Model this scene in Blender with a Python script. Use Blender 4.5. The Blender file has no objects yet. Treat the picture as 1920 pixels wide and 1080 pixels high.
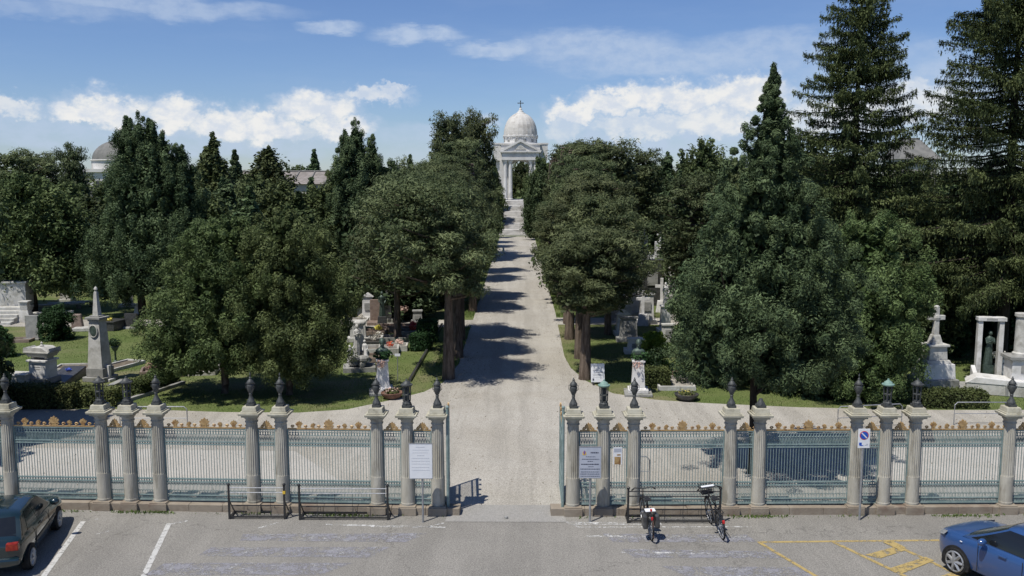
import bpy, math, random
import numpy as np
from mathutils import Vector, Matrix, Euler
R = math.radians
SC = bpy.context.scene
COL = SC.collection

# ------------------------------------------------------------------ camera
CAM_H, FPX, PITCH, YAW = 9.0, 1700.0, 6.88, 0.40
cam = bpy.data.cameras.new('camera'); cam.sensor_width = 36; cam.lens = 36 * FPX / 1920
cam.clip_start = 0.1; cam.clip_end = 6000
camo = bpy.data.objects.new('camera', cam); COL.objects.link(camo)
camo.location = (0, 0, CAM_H); camo.rotation_euler = (R(90 - PITCH), 0, R(YAW))
SC.camera = camo
CM = Euler((R(90 - PITCH), 0, R(YAW))).to_matrix()
def ray(px, py):
    return CM @ Vector(((px - 960) / FPX, -(py - 540) / FPX, -1))
def G(px, py, z=0.0):                      # point of the photo on the level z
    d = ray(px, py); t = (z - CAM_H) / d.z
    return Vector((d.x * t, d.y * t, z))
def D(px, py, Y):                          # point of the photo at distance Y
    d = ray(px, py); t = Y / d.y
    return Vector((d.x * t, Y, CAM_H + d.z * t))

# ------------------------------------------------------------------ light and sky
SHX, SHY = 0.34, 0.36                      # shadow offset per metre of height
sun = bpy.data.lights.new('sun', 'SUN'); sun.energy = 5.0; sun.angle = R(0.5); sun.color = (1.0, 0.955, 0.88)
suno = bpy.data.objects.new('sun', sun); COL.objects.link(suno)
suno.rotation_euler = Vector((SHX, SHY, -1)).to_track_quat('-Z', 'Y').to_euler(); suno.location = (-20, -20, 60)
SUN_EL = math.atan2(1, math.hypot(SHX, SHY)); SUN_AZ = math.atan2(-SHX, -SHY)
SC.view_settings.view_transform = 'Standard'; SC.view_settings.look = 'None'
SC.view_settings.exposure = 0.0; SC.view_settings.gamma = 1.0
SC.view_settings.use_curve_mapping = False
SC.cycles.max_bounces = 5; SC.cycles.diffuse_bounces = 2; SC.cycles.glossy_bounces = 2
SC.cycles.transparent_max_bounces = 8; SC.cycles.transmission_bounces = 2
SC.cycles.use_adaptive_sampling = True; SC.cycles.adaptive_threshold = 0.02

class NT:
    """small helper for writing node graphs"""
    def __init__(s, tree): s.t = tree; s.n = tree.nodes; s.l = tree.links
    def add(s, typ, **kw):
        n = s.n.new(typ)
        for k, v in kw.items(): setattr(n, k, v)
        return n
    def put(s, sock, v):
        if isinstance(v, bpy.types.NodeSocket): s.l.new(v, sock)
        elif v is not None: sock.default_value = v
    def math(s, op, a, b=None, c=None, clamp=False):
        n = s.add('ShaderNodeMath', operation=op); n.use_clamp = clamp
        for i, v in enumerate((a, b, c)):
            if v is not None: s.put(n.inputs[i], v)
        return n.outputs[0]
    def vmath(s, op, a, b=None, out=0):
        n = s.add('ShaderNodeVectorMath', operation=op)
        s.put(n.inputs[0], a)
        if b is not None: s.put(n.inputs[1], b)
        return n.outputs[out]
    def mix(s, fac, a, b, mode='MIX'):
        n = s.add('ShaderNodeMix', data_type='RGBA', blend_type=mode)
        s.put(n.inputs[0], fac); s.put(n.inputs[6], a); s.put(n.inputs[7], b)
        return n.outputs[2]
    def noise(s, vec, scale, detail=4, rough=0.55, dist=0.0, out='Fac'):
        n = s.add('ShaderNodeTexNoise')
        if vec is not None: s.l.new(vec, n.inputs['Vector'])
        n.inputs['Scale'].default_value = scale; n.inputs['Detail'].default_value = detail
        n.inputs['Roughness'].default_value = rough; n.inputs['Distortion'].default_value = dist
        return n.outputs[out]
    def ramp(s, v, lo, hi, a=0.0, b=1.0, smooth=True):
        n = s.add('ShaderNodeMapRange'); n.interpolation_type = 'SMOOTHSTEP' if smooth else 'LINEAR'
        s.put(n.inputs[0], v)
        for i, x in zip((1, 2, 3, 4), (lo, hi, a, b)): n.inputs[i].default_value = x
        return n.outputs[0]

def c4(c): return (c[0], c[1], c[2], 1.0)

def build_world():
    w = bpy.data.worlds.new('World'); SC.world = w; w.use_nodes = True
    g = NT(w.node_tree); g.n.clear()
    sky = g.add('ShaderNodeTexSky', sky_type='NISHITA'); sky.sun_disc = False
    sky.sun_elevation = SUN_EL; sky.sun_rotation = SUN_AZ % (2 * math.pi)
    sky.altitude = 100; sky.air_density = 1.0; sky.dust_density = 0.1; sky.ozone_density = 1.0
    hs = g.add('ShaderNodeHueSaturation'); g.l.new(sky.outputs[0], hs.inputs['Color'])
    hs.inputs['Saturation'].default_value = 1.0; hs.inputs['Value'].default_value = 1.0
    tc = g.add('ShaderNodeTexCoord').outputs['Generated']
    sp = g.add('ShaderNodeSeparateXYZ'); g.l.new(tc, sp.inputs[0])
    az = g.math('MULTIPLY', g.math('ARCTAN2', sp.outputs[0], sp.outputs[1]), 57.2958)
    el = g.math('MULTIPLY', g.math('ARCSINE', sp.outputs[2]), 57.2958)
    cb = g.add('ShaderNodeCombineXYZ'); g.l.new(az, cb.inputs[0]); g.l.new(el, cb.inputs[1])
    p = cb.outputs[0]
    def blobs(lst, warp_scale, warp_amt, stretch=(1, 1, 1)):
        wv = g.noise(g.vmath('MULTIPLY', p, stretch), warp_scale, 6, 0.62, out='Color')
        wv = g.vmath('SCALE', g.vmath('SUBTRACT', wv, (0.5, 0.5, 0.5)), None)
        wv.node.inputs['Scale'].default_value = warp_amt
        q = g.vmath('ADD', p, wv)
        acc = None
        for (a, e, ra, re, k) in lst:
            d = g.vmath('MULTIPLY', g.vmath('SUBTRACT', q, (a, e, 0)), (1 / ra, 1 / re, 0))
            ln = g.vmath('LENGTH', d, out='Value')
            v = g.math('MULTIPLY', g.ramp(ln, 1.0, 0.35), k)
            acc = v if acc is None else g.math('MAXIMUM', acc, v)
        return acc
    def ae(px, py):
        d = ray(px, py).normalized()
        return math.degrees(math.atan2(d.x, d.y)), math.degrees(math.asin(d.z))
    def B(px, py, rx, ry, k=1.0):
        a, e = ae(px, py); return (a, e, rx / 29.7, ry / 29.7, k)
    cum = blobs([B(205, 205, 105, 48), B(150, 215, 75, 28), B(330, 215, 75, 40), B(425, 235, 110, 48), B(500, 240, 110, 44),
                 B(590, 200, 110, 46), B(640, 240, 95, 40), B(700, 178, 100, 20, .8), B(740, 165, 50, 9, .7), B(560, 250, 150, 30, .7), B(30, 200, 60, 26, .8),
                 B(1080, 208, 85, 34), B(1150, 192, 95, 40), B(1220, 185, 90, 44), B(1290, 185, 130, 50), B(1400, 180, 130, 56),
                 B(1210, 235, 170, 34, .8), B(1060, 240, 60, 40, .7), B(1340, 230, 130, 40, .9), B(900, 225, 60, 20, .6),
                 B(-200, 210, 130, 40), B(2100, 200, 200, 60), B(1560, 220, 190, 60, .85), B(1720, 190, 150, 60, .85)], 0.72, 2.7, (1, 1.25, 1))
    low = blobs([B(60, 240, 300, 48, .7), B(400, 268, 380, 36, .75), B(1250, 250, 340, 60, .8), B(800, 255, 180, 34, .55), B(1750, 190, 260, 90, .75), B(1000, 285, 500, 24, .5)],
                0.35, 2.5, (.6, 1.6, 1))
    cir = blobs([B(790, 68, 110, 20, .85), B(620, 55, 75, 16, .8), B(930, 92, 110, 22, .8), B(1120, 92, 220, 44, .7), B(1250, 112, 290, 40, .7), B(1420, 100, 260, 50, .6),
                 B(300, 10, 300, 26, .6), B(90, 20, 200, 20, .4), B(1640, 150, 230, 90, .5), B(1750, 90, 90, 20, .4)], 0.5, 2.2, (.45, 1.5, 1))
    # a faint veil of fine wisps
    veil = g.ramp(g.noise(g.vmath('MULTIPLY', p, (.05, .22, 1)), 1.0, 6, .6), .42, .8, 0, .35)
    fine = g.ramp(g.noise(g.vmath('MULTIPLY', p, (.8, 1.2, 1)), 1.0, 5, .6), .3, .65)
    m_cir = g.math('MULTIPLY', g.math('MAXIMUM', cir, low), g.math('MULTIPLY_ADD', fine, .45, .55))
    m_all = g.math('MAXIMUM', g.math('MAXIMUM', cum, m_cir), g.math('MULTIPLY', veil, .6), clamp=True)
    # only the thick parts of the cumulus are white; thin parts and bases stay blue grey
    tex = g.ramp(g.noise(g.vmath('MULTIPLY', p, (1, 1.3, 1)), .8, 6, .6), .36, .62)
    bright = g.math('MULTIPLY', g.ramp(cum, .35, .95), g.math('MULTIPLY_ADD', tex, .6, .4))
    ccol = g.mix(bright, (.55, .66, .84, 1), (.93, .93, .92, 1))
    bal = g.mix(1.0, hs.outputs[0], (.60, .725, 1.01, 1), 'MULTIPLY')   # white balance of the blue
    bg1 = g.add('ShaderNodeBackground'); g.l.new(bal, bg1.inputs[0]); bg1.inputs[1].default_value = 0.1
    bg2 = g.add('ShaderNodeBackground'); g.l.new(ccol, bg2.inputs[0]); bg2.inputs[1].default_value = 0.92
    mx = g.add('ShaderNodeMixShader'); g.l.new(m_all, mx.inputs[0]); g.l.new(bg1.outputs[0], mx.inputs[1]); g.l.new(bg2.outputs[0], mx.inputs[2])
    out = g.add('ShaderNodeOutputWorld'); g.l.new(mx.outputs[0], out.inputs[0])
    w.cycles.sampling_method = 'MANUAL'; w.cycles.sample_map_resolution = 512
build_world()

# ------------------------------------------------------------------ materials
MATS = {}
def mat(name, c1, c2=None, scale=4.0, rough=0.8, spec=0.3, metal=0.0, bump=0.0, bscale=None, lo=.35, hi=.65, detail=6, c3=None, s3=.4, coat=0.0, obj=True, stretch=None):
    if name in MATS: return MATS[name]
    k_ = .84; c1 = [x * k_ for x in c1]; c2 = c2 and [x * k_ for x in c2]; c3 = c3 and [x * k_ for x in c3]
    m = bpy.data.materials.new(name); m.use_nodes = True
    g = NT(m.node_tree); b = g.n['Principled BSDF']
    tcn = g.add('ShaderNodeTexCoord'); tc = tcn.outputs['Object']
    if not obj: tc = g.add('ShaderNodeNewGeometry').outputs['Position']
    if stretch: tc = g.vmath('MULTIPLY', tc, stretch)
    if c2 is not None:
        f = g.ramp(g.noise(tc, scale, detail, .6), lo, hi)
        col = g.mix(f, c4(c1), c4(c2))
        if c3 is not None:
            f2 = g.ramp(g.noise(tc, s3, 5, .6), .5, .68)
            col = g.mix(f2, col, c4(c3))
        g.l.new(col, b.inputs['Base Color'])
    else: b.inputs['Base Color'].default_value = c4(c1)
    b.inputs['Roughness'].default_value = rough; b.inputs['Metallic'].default_value = metal
    b.inputs['Specular IOR Level'].default_value = spec
    b.inputs['Coat Weight'].default_value = coat; b.inputs['Coat Roughness'].default_value = .05
    if bump:
        bn = g.add('ShaderNodeBump'); bn.inputs['Strength'].default_value = bump; bn.inputs['Distance'].default_value = .02
        g.l.new(g.noise(tc, bscale or scale * 3, 5, .6), bn.inputs['Height']); g.l.new(bn.outputs[0], b.inputs['Normal'])
    MATS[name] = m; return m

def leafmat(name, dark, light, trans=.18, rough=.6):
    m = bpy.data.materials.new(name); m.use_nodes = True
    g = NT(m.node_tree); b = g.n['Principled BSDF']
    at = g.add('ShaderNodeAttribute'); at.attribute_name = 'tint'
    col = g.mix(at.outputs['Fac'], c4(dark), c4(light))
    rnd = g.add('ShaderNodeObjectInfo').outputs['Random']                 # every plant has its own tone
    hs = g.add('ShaderNodeHueSaturation'); g.l.new(col, hs.inputs['Color'])
    g.l.new(g.math('MULTIPLY_ADD', rnd, .026, .490), hs.inputs['Hue']); g.l.new(g.math('MULTIPLY_ADD', g.math('FRACT', g.math('MULTIPLY', rnd, 7.3)), .42, .80), hs.inputs['Value'])
    hs.inputs['Saturation'].default_value = .95; col = hs.outputs[0]
    g.l.new(col, b.inputs['Base Color']); b.inputs['Roughness'].default_value = rough; b.inputs['Specular IOR Level'].default_value = .14
    tr = g.add('ShaderNodeBsdfTranslucent'); g.l.new(col, tr.inputs[0])
    mx = g.add('ShaderNodeMixShader'); mx.inputs[0].default_value = trans
    g.l.new(b.outputs[0], mx.inputs[1]); g.l.new(tr.outputs[0], mx.inputs[2])
    g.l.new(mx.outputs[0], g.n['Material Output'].inputs[0])
    MATS[name] = m; return m

M_STONE = mat('column stone', (.40, .375, .31), (.53, .505, .43), 3.5, .85, .2, bump=.4, bscale=30, c3=(.29, .27, .22), s3=2.2, obj=False, stretch=(1.6, 1.6, .38), lo=.28, hi=.72)
M_CAP = mat('cap stone', (.44, .415, .32), (.56, .535, .43), 5, .85, .2, bump=.4, bscale=25, c3=(.3, .28, .21), s3=2.5, obj=False)
M_PLINTH = mat('plinth stone', (.265, .22, .17), (.33, .285, .225), 2, .9, .2, bump=.5, bscale=20, c3=(.21, .155, .12), s3=1.1, obj=False)
M_IRON = mat('urn iron', (.045, .05, .052), (.10, .105, .10), 12, .6, .4, metal=.2)
M_VERDI = mat('verdigris', (.16, .27, .23), (.24, .36, .31), 10, .7, .3)
M_TEAL = mat('teal paint', (.19, .265, .255), (.27, .345, .33), 6, .6, .35)
M_GOLD = mat('old gilding', (.44, .28, .115), (.58, .40, .19), 9, .45, .5, metal=.25, c3=(.26, .13, .05), s3=6)
M_MARBLE = mat('white marble', (.66, .65, .62), (.78, .77, .75), 3, .6, .3, c3=(.5, .49, .45), s3=1.8, bump=.2, bscale=18)
M_OLDMARB = mat('weathered marble', (.48, .47, .43), (.62, .61, .57), 3, .75, .2, c3=(.36, .35, .31), s3=1.6, bump=.4, bscale=14)
M_GREY = mat('grey stone', (.27, .27, .255), (.38, .375, .35), 3, .85, .2, c3=(.18, .18, .15), s3=1.5, bump=.4, bscale=14)
M_DKSTONE = mat('dark granite', (.045, .045, .045), (.08, .08, .08), 8, .35, .5)
M_BROWN = mat('brown marble', (.21, .155, .125), (.29, .225, .185), 5, .5, .4)
M_BRONZE = mat('green bronze', (.05, .075, .06), (.10, .14, .115), 8, .55, .4, metal=.3)
M_BARK = mat('bark', (.085, .065, .05), (.19, .15, .12), 3.0, .95, .1, bump=1.0, bscale=9, stretch=(3, 3, .6))
M_BARKD = mat('dark bark', (.03, .025, .02), (.06, .05, .04), 4, .95, .1, bump=1.0, bscale=12, stretch=(3, 3, .6))
M_GALV = mat('galvanised steel', (.36, .37, .38), (.5, .51, .52), 8, .45, .5, metal=.6)
M_BLACK = mat('black paint', (.018, .018, .02), (.035, .035, .035), 8, .45, .5)
M_RUBBER = mat('rubber', (.015, .015, .015), (.03, .03, .03), 10, .85, .2)
M_WHITE = mat('white panel', (.80, .82, .84), (.86, .87, .88), 3, .5, .4)
M_NOTICE = mat('notice panel', (.44, .47, .54), (.50, .53, .60), 3, .5, .4)
M_INK = mat('ink', (.05, .055, .09))
M_INKPALE = mat('glare washed ink', (.60, .62, .66))  # print paled almost to white: sun glare on the board put into its colour
M_BLUE = mat('sign blue', (.02, .10, .50))
M_REDP = mat('sign red', (.6, .03, .03))
M_YEL = mat('crest yellow', (.75, .5, .06))
M_PURP = mat('crest purple', (.22, .12, .35))
M_TERRA = mat('terracotta', (.17, .09, .065), (.24, .14, .10), 8, .9, .2)
M_EARTH = mat('grave soil', (.12, .10, .075), (.2, .17, .13), 6, .95, .1)
M_ROOF = mat('lead roof', (.16, .16, .15), (.22, .215, .2), 1.2, .7, .3)
M_TILE = mat('roof tiles', (.22, .20, .18), (.32, .29, .27), 1.5, .85, .2, bump=.8, bscale=4)
M_WALL = mat('pale render', (.50, .47, .41), (.60, .57, .50), .8, .9, .2)
M_WOOD = mat('board wood', (.2, .15, .1), (.27, .2, .14), 5, .8, .2)

L_JUN = leafmat('juniper leaves', (.040, .064, .018), (.155, .200, .070))
L_CON = leafmat('conifer needles', (.030, .054, .022), (.128, .180, .078))
L_SPR = leafmat('spruce needles', (.030, .050, .016), (.140, .178, .066), .12)
L_PINE = leafmat('pine needles', (.038, .056, .022), (.150, .174, .074))
L_CYP = leafmat('cypress leaves', (.032, .050, .016), (.122, .150, .056))
L_BRD = leafmat('broad leaves', (.036, .058, .018), (.118, .152, .054), .2)
L_HEDGE = leafmat('hedge leaves', (.04, .055, .016), (.13, .15, .048), .2)
L_BUSH = leafmat('bright leaves', (.11, .20, .016), (.24, .33, .05), .3)
L_DKBUSH = leafmat('dark bush leaves', (.018, .045, .014), (.05, .10, .032), .2)
L_GRASS = leafmat('grass blades', (.07, .115, .022), (.175, .225, .065), .3, .8)
L_RED = leafmat('red petals', (.45, .03, .02), (.75, .16, .12), .3)
L_PINK = leafmat('pink petals', (.46, .24, .19), (.66, .46, .40), .3)
L_YELF = leafmat('yellow petals', (.5, .42, .05), (.7, .62, .15), .3)
L_WHITEF = leafmat('pale petals', (.6, .55, .45), (.8, .78, .7), .3)
L_BLUEF = leafmat('blue petals', (.05, .15, .6), (.2, .35, .85), .3)

# ------------------------------------------------------------------ mesh helpers
class MB:
    def __init__(s): s.v = []; s.f = []
    def add(s, vs, fs):
        o = len(s.v); s.v += [tuple(p) for p in vs]; s.f += [tuple(i + o for i in q) for q in fs]; return s
    def box(s, x, y, z0, z1, sx, sy, rz=0.0, top=None):
        """top = (sx, sy) of the upper face for a tapered block"""
        tx, ty = top or (sx, sy); c, n = math.cos(rz), math.sin(rz); vs = []
        for (z, a, b) in ((z0, sx, sy), (z1, tx, ty)):
            for (i, j) in ((-1, -1), (1, -1), (1, 1), (-1, 1)):
                u, w = i * a / 2, j * b / 2; vs.append((x + u * c - w * n, y + u * n + w * c, z))
        return s.add(vs, [(3, 2, 1, 0), (4, 5, 6, 7), (0, 1, 5, 4), (1, 2, 6, 5), (2, 3, 7, 6), (3, 0, 4, 7)])
    def lathe(s, prof, n=16, x=0, y=0, z=0, flute=0, famt=0.0, sy=1.0):
        vs = []; m = len(prof)
        for (r, h) in prof:
            for k in range(n):
                a = 2 * math.pi * k / n
                rr = r * (1 - (famt if (flute and k % 2) else 0))
                vs.append((x + rr * math.cos(a), y + rr * math.sin(a) * sy, z + h))
        fs = [(i * n + k, i * n + (k + 1) % n, (i + 1) * n + (k + 1) % n, (i + 1) * n + k) for i in range(m - 1) for k in range(n)]
        fs += [tuple(range(n - 1, -1, -1)), tuple((m - 1) * n + k for k in range(n))]
        return s.add(vs, fs)
    def tube(s, pts, rad, n=6, closed=False):
        pts = [Vector(p) for p in pts]; m = len(pts)
        if not hasattr(rad, '__len__'): rad = [rad] * m
        vs = []; up = Vector((0, 0, 1))
        for i, p in enumerate(pts):
            if closed: t = pts[(i + 1) % m] - pts[i - 1]
            else: t = pts[min(i + 1, m - 1)] - pts[max(i - 1, 0)]
            t.normalize()
            a = t.cross(up)
            if a.length < .05: a = t.cross(Vector((0, 1, 0)))
            a.normalize(); b = a.cross(t)
            for k in range(n):
                w = 2 * math.pi * k / n; vs.append(p + (a * math.cos(w) + b * math.sin(w)) * rad[i])
        e = m if closed else m - 1
        fs = [(i * n + k, ((i + 1) % m) * n + k, ((i + 1) % m) * n + (k + 1) % n, i * n + (k + 1) % n) for i in range(e) for k in range(n)]
        if not closed: fs += [tuple(range(n)), tuple((m - 1) * n + k for k in range(n - 1, -1, -1))]
        return s.add(vs, fs)
    def prism(s, poly, a, b, axis='z'):
        """extrude a polygon; axis y: poly is (x, z) extruded from y=a to y=b"""
        n = len(poly)
        if axis == 'z': vs = [(p[0], p[1], a) for p in poly] + [(p[0], p[1], b) for p in poly]
        elif axis == 'y': vs = [(p[0], a, p[1]) for p in poly] + [(p[0], b, p[1]) for p in poly]
        else: vs = [(a, p[0], p[1]) for p in poly] + [(b, p[0], p[1]) for p in poly]
        fs = [tuple(range(n - 1, -1, -1)), tuple(range(n, 2 * n))] + [(i, (i + 1) % n, n + (i + 1) % n, n + i) for i in range(n)]
        return s.add(vs, fs)
    def ball(s, c, r, n=10, m=7):
        c = Vector(c); rx, ry, rz = r if hasattr(r, '__len__') else (r, r, r)
        vs = []
        for i in range(m + 1):
            t = math.pi * (i + .02) / (m + .04)
            for k in range(n):
                a = 2 * math.pi * k / n
                vs.append((c.x + rx * math.sin(t) * math.cos(a), c.y + ry * math.sin(t) * math.sin(a), c.z - rz * math.cos(t)))
        fs = [(i * n + k, i * n + (k + 1) % n, (i + 1) * n + (k + 1) % n, (i + 1) * n + k) for i in range(m) for k in range(n)]
        fs += [tuple(range(n - 1, -1, -1)), tuple(m * n + k for k in range(n))]
        return s.add(vs, fs)
    def grid(s, fn, nu, nv):
        vs = [fn(i / nu, j / nv) for j in range(nv + 1) for i in range(nu + 1)]
        return s.add(vs, [(j * (nu + 1) + i, j * (nu + 1) + i + 1, (j + 1) * (nu + 1) + i + 1, (j + 1) * (nu + 1) + i) for j in range(nv) for i in range(nu)])
    def build(s, name, m, parent=None, smooth=False, bevel=0.0, sub=0):
        me = bpy.data.meshes.new(name); me.from_pydata(s.v, [], s.f); me.validate(); me.update()
        me.materials.append(m)
        if smooth:
            me.polygons.foreach_set('use_smooth', [True] * len(me.polygons))
            try: me.set_sharp_from_angle(angle=R(40))
            except Exception: pass
        o = bpy.data.objects.new(name, me); COL.objects.link(o)
        if parent is not None: o.parent = parent
        if bevel:
            b = o.modifiers.new('bevel', 'BEVEL'); b.width = bevel; b.segments = 2; b.limit_method = 'ANGLE'
        if sub:
            b = o.modifiers.new('sub', 'SUBSURF'); b.levels = sub; b.render_levels = sub
        return o

def tag(o, label=None, cat=None, group=None, kind=None):
    if label: o['label'] = label
    if cat: o['category'] = cat
    if group: o['group'] = group
    if kind: o['kind'] = kind
    return o
def thing(name, label, cat, loc=(0, 0, 0), rz=0.0, group=None):
    o = bpy.data.objects.new(name, None); COL.objects.link(o); o.empty_display_size = .3
    o.location = loc; o.rotation_euler = (0, 0, rz)
    return tag(o, label, cat, group)
def copy_tree(o, parent=None):
    c = o.copy(); COL.objects.link(c)
    if parent is not None: c.parent = parent
    for ch in list(o.children): copy_tree(ch, c)
    return c
def place(proto, loc, rz=0.0, label=None, group=None, sc=None):
    o = proto if not proto.get('_used') else copy_tree(proto)
    proto['_used'] = 1
    o.location = loc; o.rotation_euler = (0, 0, rz)
    if sc is not None: o.scale = sc if hasattr(sc, '__len__') else (sc, sc, sc)
    if label: o['label'] = label
    if group: o['group'] = group
    return o
def struct(name, mb, m, label=None):
    o = mb.build(name, m); o['kind'] = 'structure'
    if label: o['label'] = label
    return o

# ------------------------------------------------------------------ leaves
def leaf_object(name, P, N, U, L, W, tint, m, parent=None):
    """one rhombic leaf per row: centre P, normal N, long axis U, half length L, half width W"""
    n = len(P)
    N = N / (np.linalg.norm(N, axis=1, keepdims=True) + 1e-9)
    U = U - N * np.sum(U * N, axis=1, keepdims=True); U = U / (np.linalg.norm(U, axis=1, keepdims=True) + 1e-9)
    V = np.cross(N, U); L = L[:, None]; W = W[:, None]
    v = np.empty((n, 4, 3), np.float32)
    v[:, 0] = P - U * L; v[:, 1] = P + V * W - U * L * .1; v[:, 2] = P + U * L; v[:, 3] = P - V * W - U * L * .1
    me = bpy.data.meshes.new(name)
    me.vertices.add(4 * n); me.vertices.foreach_set('co', v.ravel())
    me.loops.add(4 * n); me.loops.foreach_set('vertex_index', np.arange(4 * n, dtype=np.int32))
    me.polygons.add(n); me.polygons.foreach_set('loop_start', np.arange(0, 4 * n, 4, dtype=np.int32))
    at = me.attributes.new('tint', 'FLOAT', 'POINT')
    at.data.foreach_set('value', np.repeat(np.clip(tint, 0, 1), 4).astype(np.float32))
    me.update(calc_edges=True); me.materials.append(m)
    o = bpy.data.objects.new(name, me); COL.objects.link(o)
    if parent is not None: o.parent = parent
    return o

def rdir(rg, n):
    a = rg.normal(size=(n, 3)); return a / np.linalg.norm(a, axis=1, keepdims=True)

def clump_leaves(rg, C, RAD, per, size, asp=.5, up=.3, out=.95, tint_sd=.25, hang=0.0, core=0.0):
    """leaves scattered through ellipsoid clumps; C (n,3), RAD (n,3)"""
    n = len(C); k = n * per
    ci = np.repeat(np.arange(n), per)
    d = rdir(rg, k); r = rg.uniform(0, 1, k) ** (1 / 2.8)
    P = C[ci] + d * RAD[ci] * r[:, None]
    N = d * out + rdir(rg, k) * .66 + np.array([0, 0, up])
    U = rdir(rg, k) + d * .8 + np.array([0, 0, -hang])
    ct = rg.normal(.45, tint_sd, n)
    t = ct[ci] + rg.normal(0, .16, k)
    L = size * rg.uniform(.6, 1.25, k) * rg.uniform(.7, 1.35, n)[ci]; W = L * asp * rg.uniform(.7, 1.2, k)
    return P, N, U, L, W, t

def prof(kind, t):
    t = np.asarray(t, float)
    if kind == 'cone': return np.minimum(1, (t / .12 + .35)) * np.clip(1 - t, 0, 1) ** .85
    if kind == 'blunt': return np.minimum(1, (t / .12 + .35)) * np.clip(1 - t, 0, 1) ** .58
    if kind == 'fir': return np.minimum(.70, np.clip(1 - t, 0, 1)) * np.minimum(1, .6 + t / .1)
    if kind == 'flame': return np.minimum(1, (t / .25) * .4 + .6) * np.clip(1 - t ** 1.6, 0, 1) ** .9
    if kind == 'egg': return np.sqrt(np.clip(1 - ((t - .42) / .60) ** 2, 0, 1))
    if kind == 'dome': return np.sqrt(np.clip(1 - ((t - .22) / .80) ** 2, 0, 1)) * np.minimum(1, .75 + t)
    if kind == 'col': return np.clip(1 - np.abs(2 * t - .85) ** 3.2, 0, 1) ** .6
    return np.ones_like(t)

def crown_solid(rg, solids, nc, cr, per, size, elong=1.4, asp=.5, up=.3, tint_sd=.22, lump=.16, fill=.5, hang=0.0):
    """dense crown: clumps over the skin of one or several revolved solids, plus larger leaves inside"""
    out = []
    area = np.array([s[4] * (s[3] - s[2]) for s in solids]); area = area / area.sum()
    for (cx, cy, zb, zt, Rr, kind), w in zip(solids, area):
        n = max(70, int(nc * w))
        t = rg.uniform(0, 1, n * 4); pr = prof(kind, t)
        keep = rg.uniform(0, 1, n * 4) < pr + .20
        t = t[keep][:n]; n = len(t); a = rg.uniform(0, 2 * np.pi, n)
        lob = 1 + lump * np.sin(a * 3 + t * 7 + rg.uniform(0, 6)) + lump * .7 * np.sin(a * 5 - t * 11 + rg.uniform(0, 6)) + rg.normal(0, .07, n)
        rr = prof(kind, t) * Rr * lob * rg.uniform(.50, 1.06, n) ** .7
        C = np.stack([cx + rr * np.cos(a), cy + rr * np.sin(a), zb + t * (zt - zb)], 1)
        c = cr * rg.uniform(.55, 1.3, n) * np.clip(.26 + 1.1 * prof(kind, t), .24, 1.0)
        RAD = np.stack([c, c, c * elong], 1)
        out.append(clump_leaves(rg, C, RAD, per, size, asp, up, tint_sd=tint_sd, hang=hang))
        if kind in ('cone', 'fir', 'blunt', 'flame'):              # the leader: a run of small clumps up the axis
            q = np.linspace(.72, 1.0, 14); pr = prof(kind, q) * Rr
            lc = np.stack([cx + rg.normal(0, .25, 14) * pr, cy + rg.normal(0, .25, 14) * pr, zb + q * (zt - zb)], 1); lr = np.maximum(cr * .32, pr * .62)
            out.append(clump_leaves(rg, lc, np.stack([lr, lr, np.maximum(lr, (zt - zb) * .022)], 1), per // 2, size, asp, up, tint_sd=tint_sd * .5))
        m = int(n * per * .10 * fill * 2)
        t = rg.uniform(0, 1, m); a = rg.uniform(0, 2 * np.pi, m); rr = prof(kind, t) * Rr * np.sqrt(rg.uniform(0, .36, m))
        P = np.stack([cx + rr * np.cos(a), cy + rr * np.sin(a), zb + (.02 + t * .92) * (zt - zb)], 1)
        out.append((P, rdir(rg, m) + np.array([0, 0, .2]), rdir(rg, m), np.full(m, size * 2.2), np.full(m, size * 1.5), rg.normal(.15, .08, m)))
    return [np.concatenate([o[i] for o in out]) for i in range(6)]

def tapered(mb, pts, r0, r1, n=8):
    m = len(pts); mb.tube(pts, [r0 + (r1 - r0) * i / (m - 1) for i in range(m)], n)

def solid_tree(name, label, cat, loc, seed, solids, trunk_h, tr, leaf, bark, nc=420, cr=.5, per=70, size=.11, group=None, forks=4, **kw):
    rg = np.random.default_rng(seed); rn = random.Random(seed)
    t = thing(name, label, cat, loc, 0, group)
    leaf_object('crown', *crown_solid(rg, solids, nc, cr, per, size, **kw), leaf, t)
    mb = MB(); zt = max(s[3] for s in solids)
    tapered(mb, [(0, 0, -.1), (.03, .02, .25 * trunk_h), (-.04, .03, trunk_h), (.03, -.02, zt * .55), (0, 0, zt * .9)], tr * 1.25, tr * .12, 9)
    for k in range(forks):
        s = solids[k % len(solids)]; a = rn.uniform(0, 6.28); z0 = trunk_h * rn.uniform(.75, 1.3)
        q = (s[0] + math.cos(a) * s[4] * .6, s[1] + math.sin(a) * s[4] * .6, z0 + rn.uniform(.2, .5) * (zt - z0))
        tapered(mb, [(0, 0, z0), (q[0] * .5, q[1] * .5, z0 + (q[2] - z0) * .35), q], tr * .5, tr * .1, 6)
    mb.build('trunk', bark, t, smooth=True)
    return t

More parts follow.
